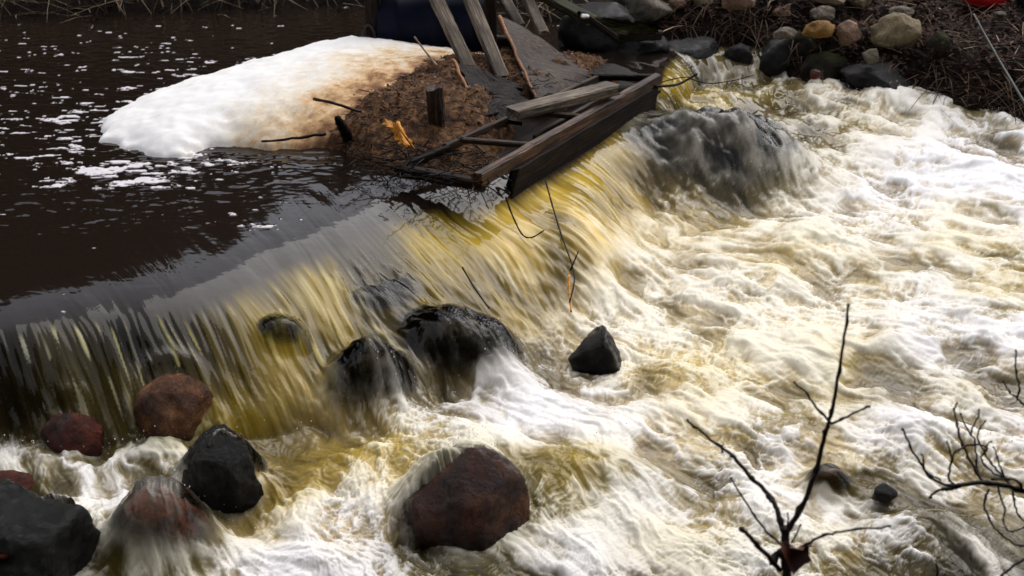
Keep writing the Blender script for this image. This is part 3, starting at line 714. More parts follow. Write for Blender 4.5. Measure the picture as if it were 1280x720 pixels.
r = ramp(n, l, ad.outputs[0], [(0.22, (0.84, 0.83, 0.81)), (0.43, (0.74, 0.64, 0.49)), (0.60, (0.60, 0.38, 0.18)), (0.76, (0.26, 0.12, 0.045)), (0.95, (0.08, 0.035, 0.015))])
l.new(r.outputs[0], p.inputs['Base Color']); p.inputs['Roughness'].default_value = 0.85
bm1 = n.new('ShaderNodeBump'); bm1.inputs['Distance'].default_value = 0.02; l.new(ab.outputs['Fac'], bm1.inputs['Strength']); l.new(nn.outputs[0], bm1.inputs['Height'])
l.new(bumpn(n, l, n5.outputs[0], 0.35, 0.005, bm1.outputs[0]), p.inputs['Normal'])
FOAMP = [(122, 158), (128, 176), (160, 186), (195, 196), (240, 194), (262, 184), (340, 184), (430, 182), (520, 180), (600, 160), (680, 120), (660, 82), (600, 78), (520, 66), (480, 62), (440, 58), (380, 68), (300, 88), (230, 106), (170, 126)]
def hf(X, Y, d):
    n1 = fbm(X, Y, 1.6, 3, 0.5, 311); n2 = fbm(X, Y, 7, 4, 0.6, 317)
    tipf = 0.55 + 0.45 * ss(-3.0, -1.4, X)
    return 0.27 * tipf * (1 - np.exp(-d / 0.34)) ** 0.9 * (0.85 + 0.3 * n1) + (n2 - 0.5) * 0.03 * ss(0, 0.2, d) + np.minimum(d, 0.02) * 0.5
fo, FV = mound('foam_mound', FOAMP, POOL, hf, 0.02, fm, 0.06)
a0 = at(250, 130, POOL + 0.2)[:2]; a1_ = at(520, 150, POOL + 0.2)[:2]
ax = a1_ - a0; st = ((FV[:, :2] - a0) @ ax) / (ax @ ax)
a2_ = at(440, 60, POOL + 0.2)[:2]; a3_ = at(440, 150, POOL + 0.2)[:2]; ay = a3_ - a2_
st2 = ((FV[:, :2] - a2_) @ ay) / (ay @ ay)
stain = 0.50 * np.clip(st, -0.3, 1.4) + 0.42 * np.clip(st2, -0.5, 1.3) * np.clip(st + 0.35, 0, 1) - 0.26 + (fbm(FV[:, 0], FV[:, 1], 5, 4, 0.6, 333) - 0.5) * 0.5 * np.clip(st + .2, 0, 1)
stain += (fbm(FV[:, 0], FV[:, 1], 22, 3, 0.6, 339) - 0.5) * 0.5 * np.clip(st + .05, 0, 1)
fattr(fo, 'stain', np.clip(stain, -0.1, 0.75))
tag(fo, 'long mound of white foam stained brown towards the broken wooden frame', 'foam')

dm, n, l, p = newmat('rotting_debris')
tc = n.new('ShaderNodeTexCoord').outputs['Object']
nn = noise_node(n, l, 16, 8, 0.75, tc, 0.5); n6 = noise_node(n, l, 70, 6, 0.75, tc)
r = ramp(n, l, nn.outputs[0], [(0.34, (0.012, 0.006, 0.003)), (0.48, (0.085, 0.038, 0.015)), (0.62, (0.30, 0.15, 0.06))])
l.new(r.outputs[0], p.inputs['Base Color']); p.inputs['Roughness'].default_value = 0.7; p.inputs['Specular IOR Level'].default_value = 0.15
b_ = bumpn(n, l, nn.outputs[0], 1.0, 0.04); l.new(bumpn(n, l, n6.outputs[0], 1.0, 0.012, b_), p.inputs['Normal'])
DEBP = [(404, 182), (425, 160), (455, 140), (500, 112), (560, 98), (640, 90), (720, 92), (790, 100), (700, 142), (640, 150), (640, 175), (600, 222), (505, 212), (450, 198)]
def hd(X, Y, d):
    back = ss(6.6, 7.6, Y)
    return (0.08 + 0.24 * back) * (1 - np.exp(-d / 0.18)) + (fbm(X, Y, 5, 5, 0.65, 401) - 0.5) * (0.07 + 0.07 * back) * ss(0, 0.15, d)
do, DV = mound('debris_mat', DEBP, POOL, hd, 0.02, dm, 0.08)
tag(do, 'dark brown mat of rotting reeds and twigs caught against the wooden frame', 'debris', kind='stuff')

# ================================================================ tubes, beams
def tube_data(pts, radii, k=6, V=None, Fc=None):
    V = [] if V is None else V; Fc = [] if Fc is None else Fc
    P = [Vector(tuple(map(float, q))) for q in pts]; base = len(V)
    up = Vector((0.3, 0.2, 1)).normalized()
    for i, q in enumerate(P):
        t = (P[min(i + 1, len(P) - 1)] - P[max(i - 1, 0)])
        t = t.normalized() if t.length > 1e-9 else Vector((0, 0, 1))
        a = t.cross(up); a = a.normalized() if a.length > 1e-3 else t.cross(Vector((1, 0, 0))).normalized()
        b = t.cross(a)
        for j in range(k):
            an = 2 * math.pi * j / k; V.append(tuple(q + radii[i] * (math.cos(an) * a + math.sin(an) * b)))
    for i in range(len(P) - 1):
        for j in range(k):
            c0 = base + i * k + j; c1 = base + i * k + (j + 1) % k
            Fc.append((c0, c1, c1 + k, c0 + k))
    Fc.append(tuple(base + j for j in range(k))[::-1]); Fc.append(tuple(base + (len(P) - 1) * k + j for j in range(k)))
    return V, Fc
def smooth_pts(pts, n=4):
    P = np.array(pts, float); out = []
    for i in range(len(P) - 1):
        p0 = P[max(i - 1, 0)]; p1 = P[i]; p2 = P[i + 1]; p3 = P[min(i + 2, len(P) - 1)]
        for k in range(n):
            t = k / n
            out.append(0.5 * ((2 * p1) + (-p0 + p2) * t + (2 * p0 - 5 * p1 + 4 * p2 - p3) * t * t + (-p0 + 3 * p1 - 3 * p2 + p3) * t ** 3))
    out.append(P[-1]); return np.array(out)
def beam(name, p0, p1, wd, ht, mat, parent=None, up=(0, 0, 1), seed=0, seg=14, jag=0.02, taper=1.0, bow=0.0):
    """sawn timber: wd across, ht along 'up'; edges worn and ends broken unevenly"""
    r = np.random.RandomState(seed + 5)
    p0 = np.array(p0, float); p1 = np.array(p1, float); L = np.linalg.norm(p1 - p0); ex = (p1 - p0) / L
    ez = np.array(up, float) - ex * np.dot(up, ex); ez /= np.linalg.norm(ez); ey = np.cross(ez, ex)
    prof = []
    b = min(wd, ht) * 0.16
    for sx, sz in ((1, 1), (-1, 1), (-1, -1), (1, -1)):
        for q in range(2):
            first = (sx * sz > 0) == (q == 0)
            prof.append((sx * (wd / 2 - (0 if first else b)), sz * (ht / 2 - (b if first else 0))))
    # add mid points on the long faces
    pr = []
    for i in range(8):
        a = prof[i]; c = prof[(i + 1) % 8]; pr.append(a); pr.append(((a[0] + c[0]) / 2, (a[1] + c[1]) / 2))
    k = len(pr); V = []; Fc = []
    ph = r.rand(3) * 10
    for i in range(seg + 1):
        t = i / seg; s = 1 + (taper - 1) * t
        ox = bow * math.sin(math.pi * t); 
        for j, (yy, zz) in enumerate(pr):
            jx = 0
            if i in (0, seg): jx = (r.rand() - 0.5) * jag * 2
            nz_ = (math.sin(t * 9 + ph[0] + j) + math.sin(t * 23 + ph[1] + j * 2.3)) * 0.010 * min(wd, ht) * 2
            V.append((t * L + jx, yy * s + ox * 0.3 + nz_ * 0.5 + (r.rand() - .5) * b * 0.3, zz * s + ox + nz_ * 0.4 + (r.rand() - .5) * b * 0.3))
    for i in range(seg):
        for j in range(k):
            a = i * k + j; c = i * k + (j + 1) % k; Fc.append((a, c, c + k, a + k))
    Fc.append(tuple(range(k))[::-1]); Fc.append(tuple(seg * k + j for j in range(k)))
    o = mk(name, V, Fc, mat, None, smooth=False)
    Mx = Matrix(((ex[0], ey[0], ez[0], p0[0]), (ex[1], ey[1], ez[1], p0[1]), (ex[2], ey[2], ez[2], p0[2]), (0, 0, 0, 1)))
    if parent is not None:
        o.parent = parent; o.matrix_local = Matrix.Translation(parent.location).inverted() @ Mx
    else: o.matrix_world = Mx
    return o
def stick(name, pts, r0, r1, mat, label=None, cat='stick', group=None, parent=None, n=5, k=6, wob=0.0):
    P = smooth_pts(pts, n)
    if wob: P = P + (np.random.RandomState(int(abs(P[0, 0]) * 1000) % 9999).rand(*P.shape) - 0.5) * wob
    rad = np.linspace(r0, r1, len(P)) * (1 + 0.12 * np.sin(np.arange(len(P)) * 2.1))
    org = P[0].copy()
    V, Fc = tube_data(P - org, [float(q) for q in rad], k)
    o = mk(name, V, Fc, mat)
    if parent is not None:
        o.parent = parent; o.location = tuple(org - np.array(parent.location))
    else:
        o.location = tuple(org); tag(o, label, cat, group)
    return o

# ---- the long frame lying on the sill
FZ = 0.60
fr_o = empty('timber_frame', at(600, 232, FZ), 'long wrecked timber frame with a rusty front beam hanging over the fall', 'wooden frame')
A_ = at(504, 214, 0.52); B_ = at(602, 226, 0.56); C_ = at(820, 99, 0.62); D_ = at(745, 95, 0.60); E_ = at(560, 180, 0.56)
beam('front_beam', at(596, 226, 0.56), at(822, 99, 0.60), 0.06, 0.095, M['wood_rust'], fr_o, seed=1, seg=30, jag=0.03)
beam('lower_board_and_shade', at(640, 203, 0.57) - np.array([0, 0.03, 0.135]), at(818, 101, 0.60) - np.array([0, 0.03, 0.125]), 0.045, 0.19, M['wood_dark'], fr_o, seed=2, seg=20, jag=0.06)  # dark board, made deeper to stand in for shade under the front beam
beam('end_beam', at(498, 212, 0.52), at(606, 232, 0.52), 0.07, 0.07, M['wood_dark'], fr_o, seed=3)
beam('rear_rail', at(556, 186, 0.56), at(752, 96, 0.60), 0.035, 0.06, M['wood_brown'], fr_o, seed=4, seg=20)
beam('rear_rail', at(500, 210, 0.53), at(560, 186, 0.56), 0.035, 0.05, M['wood_dark'], fr_o, seed=9)
beam('far_rail', at(742, 96, 0.61), at(818, 97, 0.62), 0.05, 0.05, M['wood_dark'], fr_o, seed=5)
beam('crossbar', at(578, 175, 0.60), at(668, 182, 0.60), 0.04, 0.035, M['wood_brown'], fr_o, seed=6)
beam('crossbar', at(686, 142, 0.62), at(730, 147, 0.60), 0.04, 0.04, M['wood_brown'], fr_o, seed=7)
beam('inner_rail', at(668, 172, 0.50), at(764, 118, 0.52), 0.03, 0.05, M['wood_brown'], fr_o, seed=8)
fl_p = beam('floor_board', at(556, 206, 0.42), at(790, 106, 0.46), 0.55, 0.03, M['wood_dark'], fr_o, seed=10, seg=20)

beam('plank', at(640, 142, 0.66), at(766, 110, 0.70), 0.15, 0.075, M['wood_grey'], seed=21, seg=24, jag=0.02)
tag(C.objects['plank'], 'thick weathered grey plank lying across the timber frame', 'plank')
# stump post
sp = beam('post', at(549, 182, 0.46), at(546, 130, 0.82) * 1.0, 0.15, 0.11, M['wood_brown'], seed=22, up=(0, 1, 0)); tag(sp, 'short square stump post standing in the debris left of the frame', 'post')
# vertical correction: keep the stump upright
pz = at(549, 182, 0.46)
sp.matrix_world = Matrix.Translation(Vector(tuple(pz))) @ Matrix.Rotation(-math.pi / 2 - 0.05, 4, 'Y') @ Matrix.Scale(1.0, 4)
# leaning weathered posts
PG = 'weathered posts leaning over the foam'
def leanpost(lab, x0, y0, x1, y1, zb, D_off, wd, mat, seed, ext=1.6):
    b = at(x1, y1, zb); Db = depth(b)
    a = atd(x0, y0, Db + D_off)
    a = b + (a - b) * ext
    o = beam('post', b, a, wd, wd * 0.75, mat, seed=seed, up=(0.3, -1, 0.4), seg=22, jag=0.02); tag(o, lab, 'post', PG); return o
leanpost('weathered grey post leaning left, nearest the foam mound', 546, 0, 590, 92, 0.70, 0.25, 0.10, M['wood_grey'], 31)
leanpost('weathered grey post leaning left, second from the foam mound', 588, 0, 628, 98, 0.68, 0.25, 0.10, M['wood_grey'], 32)
leanpost('short grey post behind the split brown boards, left of the mossy one', 628, -6, 650, 34, 0.75, 0.2, 0.09, M['wood_grey'], 33)
leanpost('greenish grey post rightmost of the leaning posts', 658, -4, 680, 44, 0.75, 0.2, 0.09, M['wood_grey'], 34)

# split boards, each its own plank
def board(name, quad, zs, th, mat, label, cat='board', parent=None, nb=1, edge=None):
    """board from four picked corners (px,py) with heights zs"""
    P = np.array([at(x, y, z) for (x, y), z in zip(quad, zs)]); c = P.mean(0)
    nr, nc = 14, 14; V = []; r = np.random.RandomState(int(quad[0][0]))
    nrm = np.cross(P[1] - P[0], P[3] - P[0]); nrm /= np.linalg.norm(nrm)
    if nrm[2] < 0: nrm = -nrm
    for s in (0, 1):
        for i in range(nr):
            for j in range(nc):
                u, v = i / (nr - 1), j / (nc - 1)
                if u in (0, 1): v = v + 0
                q = (P[0] * (1 - u) + P[1] * u) * (1 - v) + (P[3] * (1 - u) + P[2] * u) * v
                e = (r.rand(3) - 0.5) * 0.004
                if i in (0, nr - 1): e += (r.rand() - 0.5) * 0.05 * (P[1] - P[0]) / np.linalg.norm(P[1] - P[0])
                if j in (0, nc - 1): e += (r.rand() - 0.5) * 0.03 * (P[3] - P[0]) / np.linalg.norm(P[3] - P[0])
                e = e + nrm * 0.02 * math.sin(u * 5 + v * 7)
                V.append(q - c + e - nrm * th * s)
    V = np.array(V); V[nr * nc:] = V[:nr * nc] - nrm * th
    g1 = grid_faces(nr, nc); g2 = g1[:, ::-1] + nr * nc; Fq = [tuple(f) for f in g1] + [tuple(f) for f in g2]
    idx = lambda i, j: i * nc + j
    loop = [idx(0, j) for j in range(nc)] + [idx(i, nc - 1) for i in range(1, nr)] + [idx(nr - 1, j) for j in range(nc - 2, -1, -1)] + [idx(i, 0) for i in range(nr - 2, 0, -1)]
    for a, b in zip(loop, loop[1:] + loop[:1]): Fq.append((a, a + nr * nc, b + nr * nc, b))
    o = mk(name, V, Fq, mat, smooth=False); o.location = tuple(c)
    if label: tag(o, label, cat)
    return o
def edge_strip(parent, pts, r, mat):
    stick('split_edge', pts, r, r * 0.7, mat, parent=parent, n=6, k=5, wob=0.012)
b1 = board('board', [(626, 20), (732, 84), (740, 104), (670, 124)], [0.98, 0.66, 0.60, 0.60], 0.03, M['wood_brown'], 'wide dark board leaning behind the frame with a split orange edge')
edge_strip(b1, [at(624, 20, 0.99), at(640, 56, 0.86), at(655, 90, 0.73), at(670, 123, 0.62)], 0.016, M['wood_edge'])
b2 = board('board', [(572, 80), (632, 94), (664, 126), (600, 150)], [0.80, 0.74, 0.62, 0.60], 0.03, M['wood_dark'], 'low dark board left of the wide one with a narrow orange edge')
edge_strip(b2, [at(566, 74, 0.84), at(578, 98, 0.76), at(590, 126, 0.68), at(603, 151, 0.6)], 0.014, M['wood_edge'])
b3 = board('board', [(690, 66), (736, 76), (812, 92), (750, 98)], [0.70, 0.62, 0.58, 0.58], 0.03, M['wood_dark'], 'wet black board reaching from the wide board to the end of the frame')
for (q, zs, lab) in [([(545, 100), (640, 118), (650, 150), (560, 135)], [0.7, 0.66, 0.6, 0.62], 'dark soaked board lying flat in the debris below the leaning posts')]:
    board('board', q, zs, 0.03, M['wood_dark'], lab)

# orange split wood
os_ = board('wood_splinter', [(480, 153), (491, 149), (514, 179), (506, 184)], [0.74, 0.76, 0.66, 0.64], 0.02, M['wood_orange'], 'bright orange splinter of fresh wood in the debris by the foam', 'splinter')
stick('splinter_shard', [at(497, 153, 0.77), at(505, 168, 0.72), at(518, 186, 0.62)], 0.014, 0.006, M['wood_orange'], parent=os_)

# ---- crib behind: two posts, blue drum
po = beam('post', at(470, 64, 0.5), at(468, 64, 0.5) + np.array([0, 0.05, 1.3]), 0.13, 0.16, M['wood_dark'], seed=41, up=(0, 1, 0)); tag(po, 'dark upright post at the left side of the blue drum', 'post')
ring = [at(463, 46, 0.62) + np.array([0.055 * math.cos(a), -0.10, 0.13 * math.sin(a)]) for a in np.linspace(0, 2 * math.pi, 13)]
V, Fc = tube_data(np.array(ring) - np.array(po.location), [0.012] * 13, 5)
ro = mk('iron_loop', V, Fc, M['iron']); ro.parent = po; ro.matrix_parent_inverse = po.matrix_world.inverted() @ Matrix.Translation(po.location) if False else Matrix.Identity(4)
ro.matrix_parent_inverse = po.matrix_world.inverted(); ro.location = po.matrix_world.translation
po2 = beam('post', at(614, 66, 0.55), at(612, 66, 0.55) + np.array([0, 0.05, 1.2]), 0.10, 0.12, M['wood_dark'], seed=42, up=(0, 1, 0)); tag(po2, 'dark upright post at the right side of the blue drum', 'post')
dc = at(543, 36, 0.72) + np.array([0, 0.30, 0.0])
prof = [(-0.50, 0.0), (-0.50, 0.27), (-0.48, 0.30), (-0.36, 0.30), (-0.34, 0.32), (-0.31, 0.32), (-0.29, 0.30), (-0.05, 0.30), (-0.03, 0.32), (0.03, 0.32), (0.05, 0.30), (0.29, 0.30), (0.31, 0.32), (0.34, 0.32), (0.36, 0.30), (0.48, 0.30), (0.50, 0.27), (0.50, 0.0)]
V = []; Fc = []; k = 28
for x, r_ in prof:
    for j in range(k): V.append((x, r_ * math.cos(2 * math.pi * j / k), r_ * math.sin(2 * math.pi * j / k)))
for i in range(len(prof) - 1):
    for j in range(k): a = i * k + j; c = i * k + (j + 1) % k; Fc.append((a, c, c + k, a + k))
dr = mk('drum', V, Fc, M['blue']); dr.location = tuple(dc); tag(dr, 'dark blue plastic drum lying between two posts behind the foam', 'drum')
bb = beam('crossbeam', at(468, 58, 0.52) + np.array([0, .12, 0]), at(640, 58, 0.52) + np.array([0, .12, 0]), 0.1, 0.12, M['wood_dark'], seed=43); tag(bb, 'dark beam lying under the blue drum', 'beam')
tp = beam('crossbeam', at(480, -14, 1.05), at(700, -14, 1.05), 0.1, 0.14, M['wood_dark'], seed=44); tag(tp, 'dark top beam above the blue drum at the edge of view', 'beam')

# ---- dark timbers and mossy planks between the crib and the cascade
place_rock('boulder', 'black shaded boulder behind the leaning boards', 696, 2, 792, 78, 0.55, M['rock_black'], 85, group=LG, cuts=14, expo=False)
place_rock('boulder', 'low black boulder under the mossy planks', 752, 34, 836, 86, 0.42, M['rock_black'], 86, group=LG, cuts=12)
mp1 = beam('plank', at(728, 18, 0.95), at(768, 46, 0.72), 0.10, 0.04, M['wood_dark'], seed=51); tag(mp1, 'dark plank slanting down from the black boulder', 'plank')
mp2 = board('board', [(742, 22), (792, 26), (826, 40), (770, 44)], [0.78, 0.78, 0.66, 0.66], 0.05, M['wood_moss'], 'mossy green plank end above the black water')
mp3 = beam('plank', at(680, -6, 1.0), at(740, 26, 0.85), 0.16, 0.06, M['wood_moss'], seed=53); tag(mp3, 'mossy plank at the top edge beside the leaning posts', 'plank')
mp4 = beam('plank', at(766, 46, 0.60), at(826, 44, 0.58), 0.08, 0.08, M['wood_dark'], seed=54); tag(mp4, 'short black beam lying along the waterline below the mossy plank', 'plank')
ws = place_rock('stone', 'small white stone on the slanting dark plank', 726, 17, 737, 23, 0.98, plain('white_stone', (0.7, 0.69, 0.7), 0.6, 0.1), 88, cat='stone')

# ---- single sticks seen against foam and water
G1 = 'loose sticks by the foam'
stick('stick', [at(393, 124, 0.80), at(420, 130, 0.82), at(452, 140, 0.76)], 0.012, 0.009, M['twig'], 'straight dark stick lying on the stained foam', group=G1, wob=0.006)
stick('stick', [at(326, 177, 0.50), at(365, 173, 0.53), at(408, 167, 0.56)], 0.008, 0.012, M['twig'], 'bent thin stick at the water edge of the foam', group=G1, wob=0.008)
stick('stick', [at(518, 46, 0.98), at(530, 62, 0.88), at(546, 82, 0.78)], 0.006, 0.009, M['straw'], 'pale thin stalk leaning over the foam by the blue drum', group=G1)
stick('stick', [at(436, 174, 0.5), at(430, 162, 0.6), at(424, 152, 0.68), at(421, 145, 0.72)], 0.045, 0.02, M['twig_dark'], 'stubby black root end at the edge of the foam', group=G1)
G2 = 'twigs hanging over the fall'
stick('hanging_twig', [at(632, 246, 0.45), at(640, 268, 0.36), at(652, 292, 0.30), at(664, 297, 0.30), at(680, 288, 0.33)], 0.006, 0.004, M['twig_dark'], 'short curved twig hanging from the near end of the frame', 'twig', G2)
tw = stick('hanging_twig', [at(682, 226, 0.45), at(692, 262, 0.35), at(704, 300, 0.28), at(714, 328, 0.24), at(718, 350, 0.2), at(712, 378, 0.14)], 0.006, 0.004, M['twig_dark'], 'long thin twig hanging from the middle of the frame into the fall', 'twig', G2)
stick('side_twig', [at(713, 338, 0.22), at(718, 326, 0.26), at(723, 314, 0.3)], 0.006, 0.003, M['twig_dark'], parent=tw)
stick('bare_tip', [at(711, 344, 0.22), at(712, 366, 0.16), at(714, 390, 0.10)], 0.008, 0.006, M['wood_orange'], parent=tw)
stick('hanging_twig', [at(578, 334, 0.30), at(592, 358, 0.24), at(612, 386, 0.17)], 0.005, 0.004, M['twig_dark'], 'thin twig stuck in the golden fall', 'twig', G2)
tr = stick('trailing_branch', [at(818, 108, 0.58), at(845, 106, 0.55), at(862, 98, 0.58), at(872, 92, 0.62)], 0.012, 0.007, M['twig_dark'], 'thin branches reaching right from the far tip of the frame', 'branch')
stick('side_twig', [at(862, 98, 0.58), at(885, 104, 0.5), at(915, 101, 0.5), at(942, 94, 0.55)], 0.006, 0.004, M['twig_dark'], parent=tr)
stick('side_twig', [at(822, 104, 0.58), at(845, 98, 0.58), at(862, 96, 0.6)], 0.005, 0.004, M['twig_dark'], parent=tr)

# ---- heap of twigs, reeds in the debris (nobody could count them)
V = []; Fc = []
DBW = np.array([at(x, y, 0.6)[:2] for x, y in [(425, 168), (470, 150), (530, 150), (600, 170), (640, 190), (600, 226), (510, 214), (455, 196)]])
def rand_in(P):
    while True:
        q = P.min(0) + rng.rand(2) * (P.max(0) - P.min(0))
        if inside(np.array([q[0]]), np.array([q[1]]), P)[0]: return q
VV = {'d': ([], []), 's': ([], [])}
for k in range(300):
    q = rand_in(DBW); a = rng.rand() * 6.28; Lg = 0.06 + 0.22 * rng.rand() ** 2; el = rng.randn() * 0.25
    z0 = 0.50 + rng.rand() * 0.06
    d = np.array([math.cos(a) * math.cos(el), math.sin(a) * math.cos(el), math.sin(el)])
    s_ = np.array([q[0], q[1], z0]); mid = s_ + d * Lg * .5 + (rng.rand(3) - .5) * 0.04
    kk = 's' if rng.rand() < 0.26 else 'd'
    tube_data([s_, mid, s_ + d * Lg], [0.0045, 0.004, 0.0025], 3, *VV[kk])
DB2 = np.array([at(x, y, 0.65)[:2] for x, y in [(440, 130), (520, 95), (640, 95), (720, 110), (640, 140), (560, 170), (450, 165)]])
for k in range(200):
    q = rand_in(DB2); a = rng.rand() * 6.28; Lg = 0.04 + 0.14 * rng.rand() ** 2; el = rng.randn() * 0.2
    z0 = 0.66 + rng.rand() * 0.07
    d = np.array([math.cos(a), math.sin(a), math.sin(el)]); s_ = np.array([q[0], q[1], z0])
    tube_data([s_, s_ + d * Lg * .5 + (rng.rand(3) - .5) * 0.02, s_ + d * Lg], [0.004, 0.0035, 0.002], 3, *VV['s' if rng.rand() < 0.12 else 'd'])
o = mk('twig_litter', *VV['d'], M['twig_dark']); tag(o, 'tangle of dark wet twigs and roots heaped inside the wooden frame', 'twigs', kind='stuff')
o = mk('reed_litter', *VV['s'], M['straw_dark']); tag(o, 'pale reed stalks scattered in the debris by the frame', 'reeds', kind='stuff')

V = []; Fc = []
hi = DV[DV[:, 2] > POOL + 0.05]
for k in range(3400):
    q = hi[rng.randint(len(hi))]
    if rng.rand() < 0.75 * float(ss(7.4, 6.7, q[1])): continue
    s_ = 0.006 + 0.016 * rng.rand() ** 2; a = rng.rand() * 6.28; asp = 0.15 + 0.5 * rng.rand()
    e1 = np.array([math.cos(a), math.sin(a), rng.randn() * .5]) * s_; e2 = np.array([-math.sin(a), math.cos(a), rng.randn() * .5]) * s_ * asp
    c_ = q + np.array([rng.randn() * .01, rng.randn() * .01, 0.004 + 0.012 * rng.rand()]); b = len(V)
    V += [c_ - e1, c_ - e2 + [0, 0, s_ * .2], c_ + e1, c_ + e2]; Fc.append((b, b + 1, b + 2, b + 3))
o = mk('bark_litter', V, Fc, plain('bark_crumbs', (0.12, 0.055, 0.024), 0.8, 0.95, 11), smooth=False); tag(o, 'brown crumbs of bark and rotted leaves covering the debris heap', 'litter', kind='stuff')

# ================================================================ bank litter
def blades(name, n_, place, mat, label, cat, lmin, lmax, wd, lean=0.8, up=0.6, dark=None, curl=0.5):
    V = []; Fc = []
    for k in range(n_):
        x, y, z = place()
        a = rng.rand() * 6.28; L = lmin + (lmax - lmin) * rng.rand() ** 1.7
        u = up * rng.rand(); d = np.array([math.cos(a) * (1 - u * .5), math.sin(a) * (1 - u * .5), u]); d /= np.linalg.norm(d)
        sdv = np.cross(d, [0, 0, 1]); sdv /= np.linalg.norm(sdv) + 1e-6; b = len(V)
        w_ = wd * (0.5 + rng.rand())
        p_ = np.array([x, y, z]); bend = np.array([rng.randn() * .3, rng.randn() * .3, -curl]) * L
        pts = [p_, p_ + d * L * .35 + bend * .06, p_ + d * L * .7 + bend * .28, p_ + d * L + bend * .55]
        for i, q in enumerate(pts):
            ww = w_ * (1, 1, .7, .25)[i]
            V.append(q - sdv * ww); V.append(q + sdv * ww)
        for i in range(3): Fc.append((b + 2 * i, b + 2 * i + 1, b + 2 * i + 3, b + 2 * i + 2))
    o = mk(name, V, Fc, mat, smooth=False); tag(o, label, cat, kind='stuff'); return o
# sample the right bank by world position
cand = np.stack([rng.uniform(0.8, 8.5, 60000), rng.uniform(7.4, 14, 60000)], -1)
dW, sW = polydist(cand[:, 0], cand[:, 1], WLW)
ok = (dW > 0.02) & (dW < 3.2) & (sW > 6.3)
RB = cand[ok]; RBd = dW[ok]; RBz = terrain_z(RB[:, 0], RB[:, 1])
def pr_bank(lo=0.0, hi=9.0):
    while True:
        i = rng.randint(len(RB))
        if lo <= RBd[i] <= hi: return RB[i, 0], RB[i, 1], RBz[i] + 0.01
blades('dry_grass', 5200, lambda: pr_bank(0.0), M['straw_dark'], 'dead brown grass and stems matted over the far bank', 'dry grass', 0.08, 0.45, 0.004)
blades('straw', 620, lambda: pr_bank(0.1), M['straw'], 'pale broken straw stalks scattered over the far bank', 'straw', 0.08, 0.55, 0.0055, up=0.9)
blades('overhanging_grass', 900, lambda: pr_bank(0.0, 0.30), M['straw_dark'], 'dead stems hanging from the bank edge over the rapids', 'dry grass', 0.2, 0.55, 0.004, up=0.6, curl=1.4)
V = []; Fc = []
for k in range(17000):
    x, y, z = pr_bank(0.12); s_ = 0.012 + 0.022 * rng.rand(); a = rng.rand() * 6.28
    e1 = np.array([math.cos(a), math.sin(a), rng.randn() * .4]) * s_; e2 = np.array([-math.sin(a), math.cos(a), rng.randn() * .4]) * s_ * .6
    c_ = np.array([x, y, z + 0.008 + 0.02 * rng.rand()]); b = len(V)
    V += [c_ - e1, c_ - e2 + [0, 0, s_ * .3], c_ + e1, c_ + e2 + [0, 0, s_ * .3]]; Fc.append((b, b + 1, b + 2, b + 3))
o = mk('leaf_litter', V, Fc, M['leaf'], smooth=False); tag(o, 'layer of dead brown leaves covering the far bank', 'leaves', kind='stuff')
# far left bank
cand = np.stack([rng.uniform(-12, 1.5, 60000), rng.uniform(9.5, 18, 60000)], -1)
dL, sL = polydist(cand[:, 0], cand[:, 1], WLW); ok = (dL > -0.05) & (dL < 3.5) & (sL < 6.0); LB = cand[ok]; LBz = terrain_z(LB[:, 0], LB[:, 1])
def pl():
    i = rng.randint(len(LB)); return LB[i, 0], LB[i, 1], LBz[i]
M['reed'] = plain('brown_reed', (0.13, 0.09, 0.045), 0.8, 0.7, 5)
blades('reeds', 9000, pl, M['reed'], 'dead brown reeds along the far left bank of the pool', 'reeds', 0.25, 1.0, 0.006, up=1.4, curl=0.4)

M['needles'] = plain('dark_needles', (0.034, 0.029, 0.022), 0.8, 0.6, 1.5)
# unseen trees added behind the camera: darken the fall's reflection, cut sky light
V = []; Fc = []
rw = np.random.RandomState(8)
for k in range(34):
    az = 180 + (k / 33 - 0.5) * 190 + rw.uniform(-4, 4); dist = rw.uniform(6.5, 12)
    x, y = dist * math.sin(R(az)), dist * math.cos(R(az))
    g0 = tz(x, y); hgt = dist * math.tan(R(rw.uniform(56, 64)))
    tube_data([(x, y, g0 - .2), (x, y, g0 + hgt * .5), (x, y, g0 + hgt)], [0.2, 0.12, 0.03], 6, V, Fc)
    for q in range(650):
        t_ = rw.rand() ** 0.85; rr_ = (1 - t_) * 2.0 + 0.35; a = rw.rand() * 6.28; r_ = rr_ * rw.rand() ** .4
        c_ = np.array([x + r_ * math.cos(a), y + r_ * math.sin(a), g0 + 1.2 + t_ * (hgt - 1)]); b = len(V)
        e1 = np.array([math.cos(a), math.sin(a), -.4]) * 0.5; e2 = np.array([-math.sin(a), math.cos(a), rw.randn() * .4]) * 0.22
        V += [c_ - e1, c_ - e2, c_ + e1, c_ + e2]; Fc.append((b, b + 1, b + 2, b + 3))
o = mk('added_near_woodland', V, Fc, M['needles'], smooth=False); tag(o, 'tall dark trees added out of view on the near bank to darken the fall', 'woodland', kind='stuff')
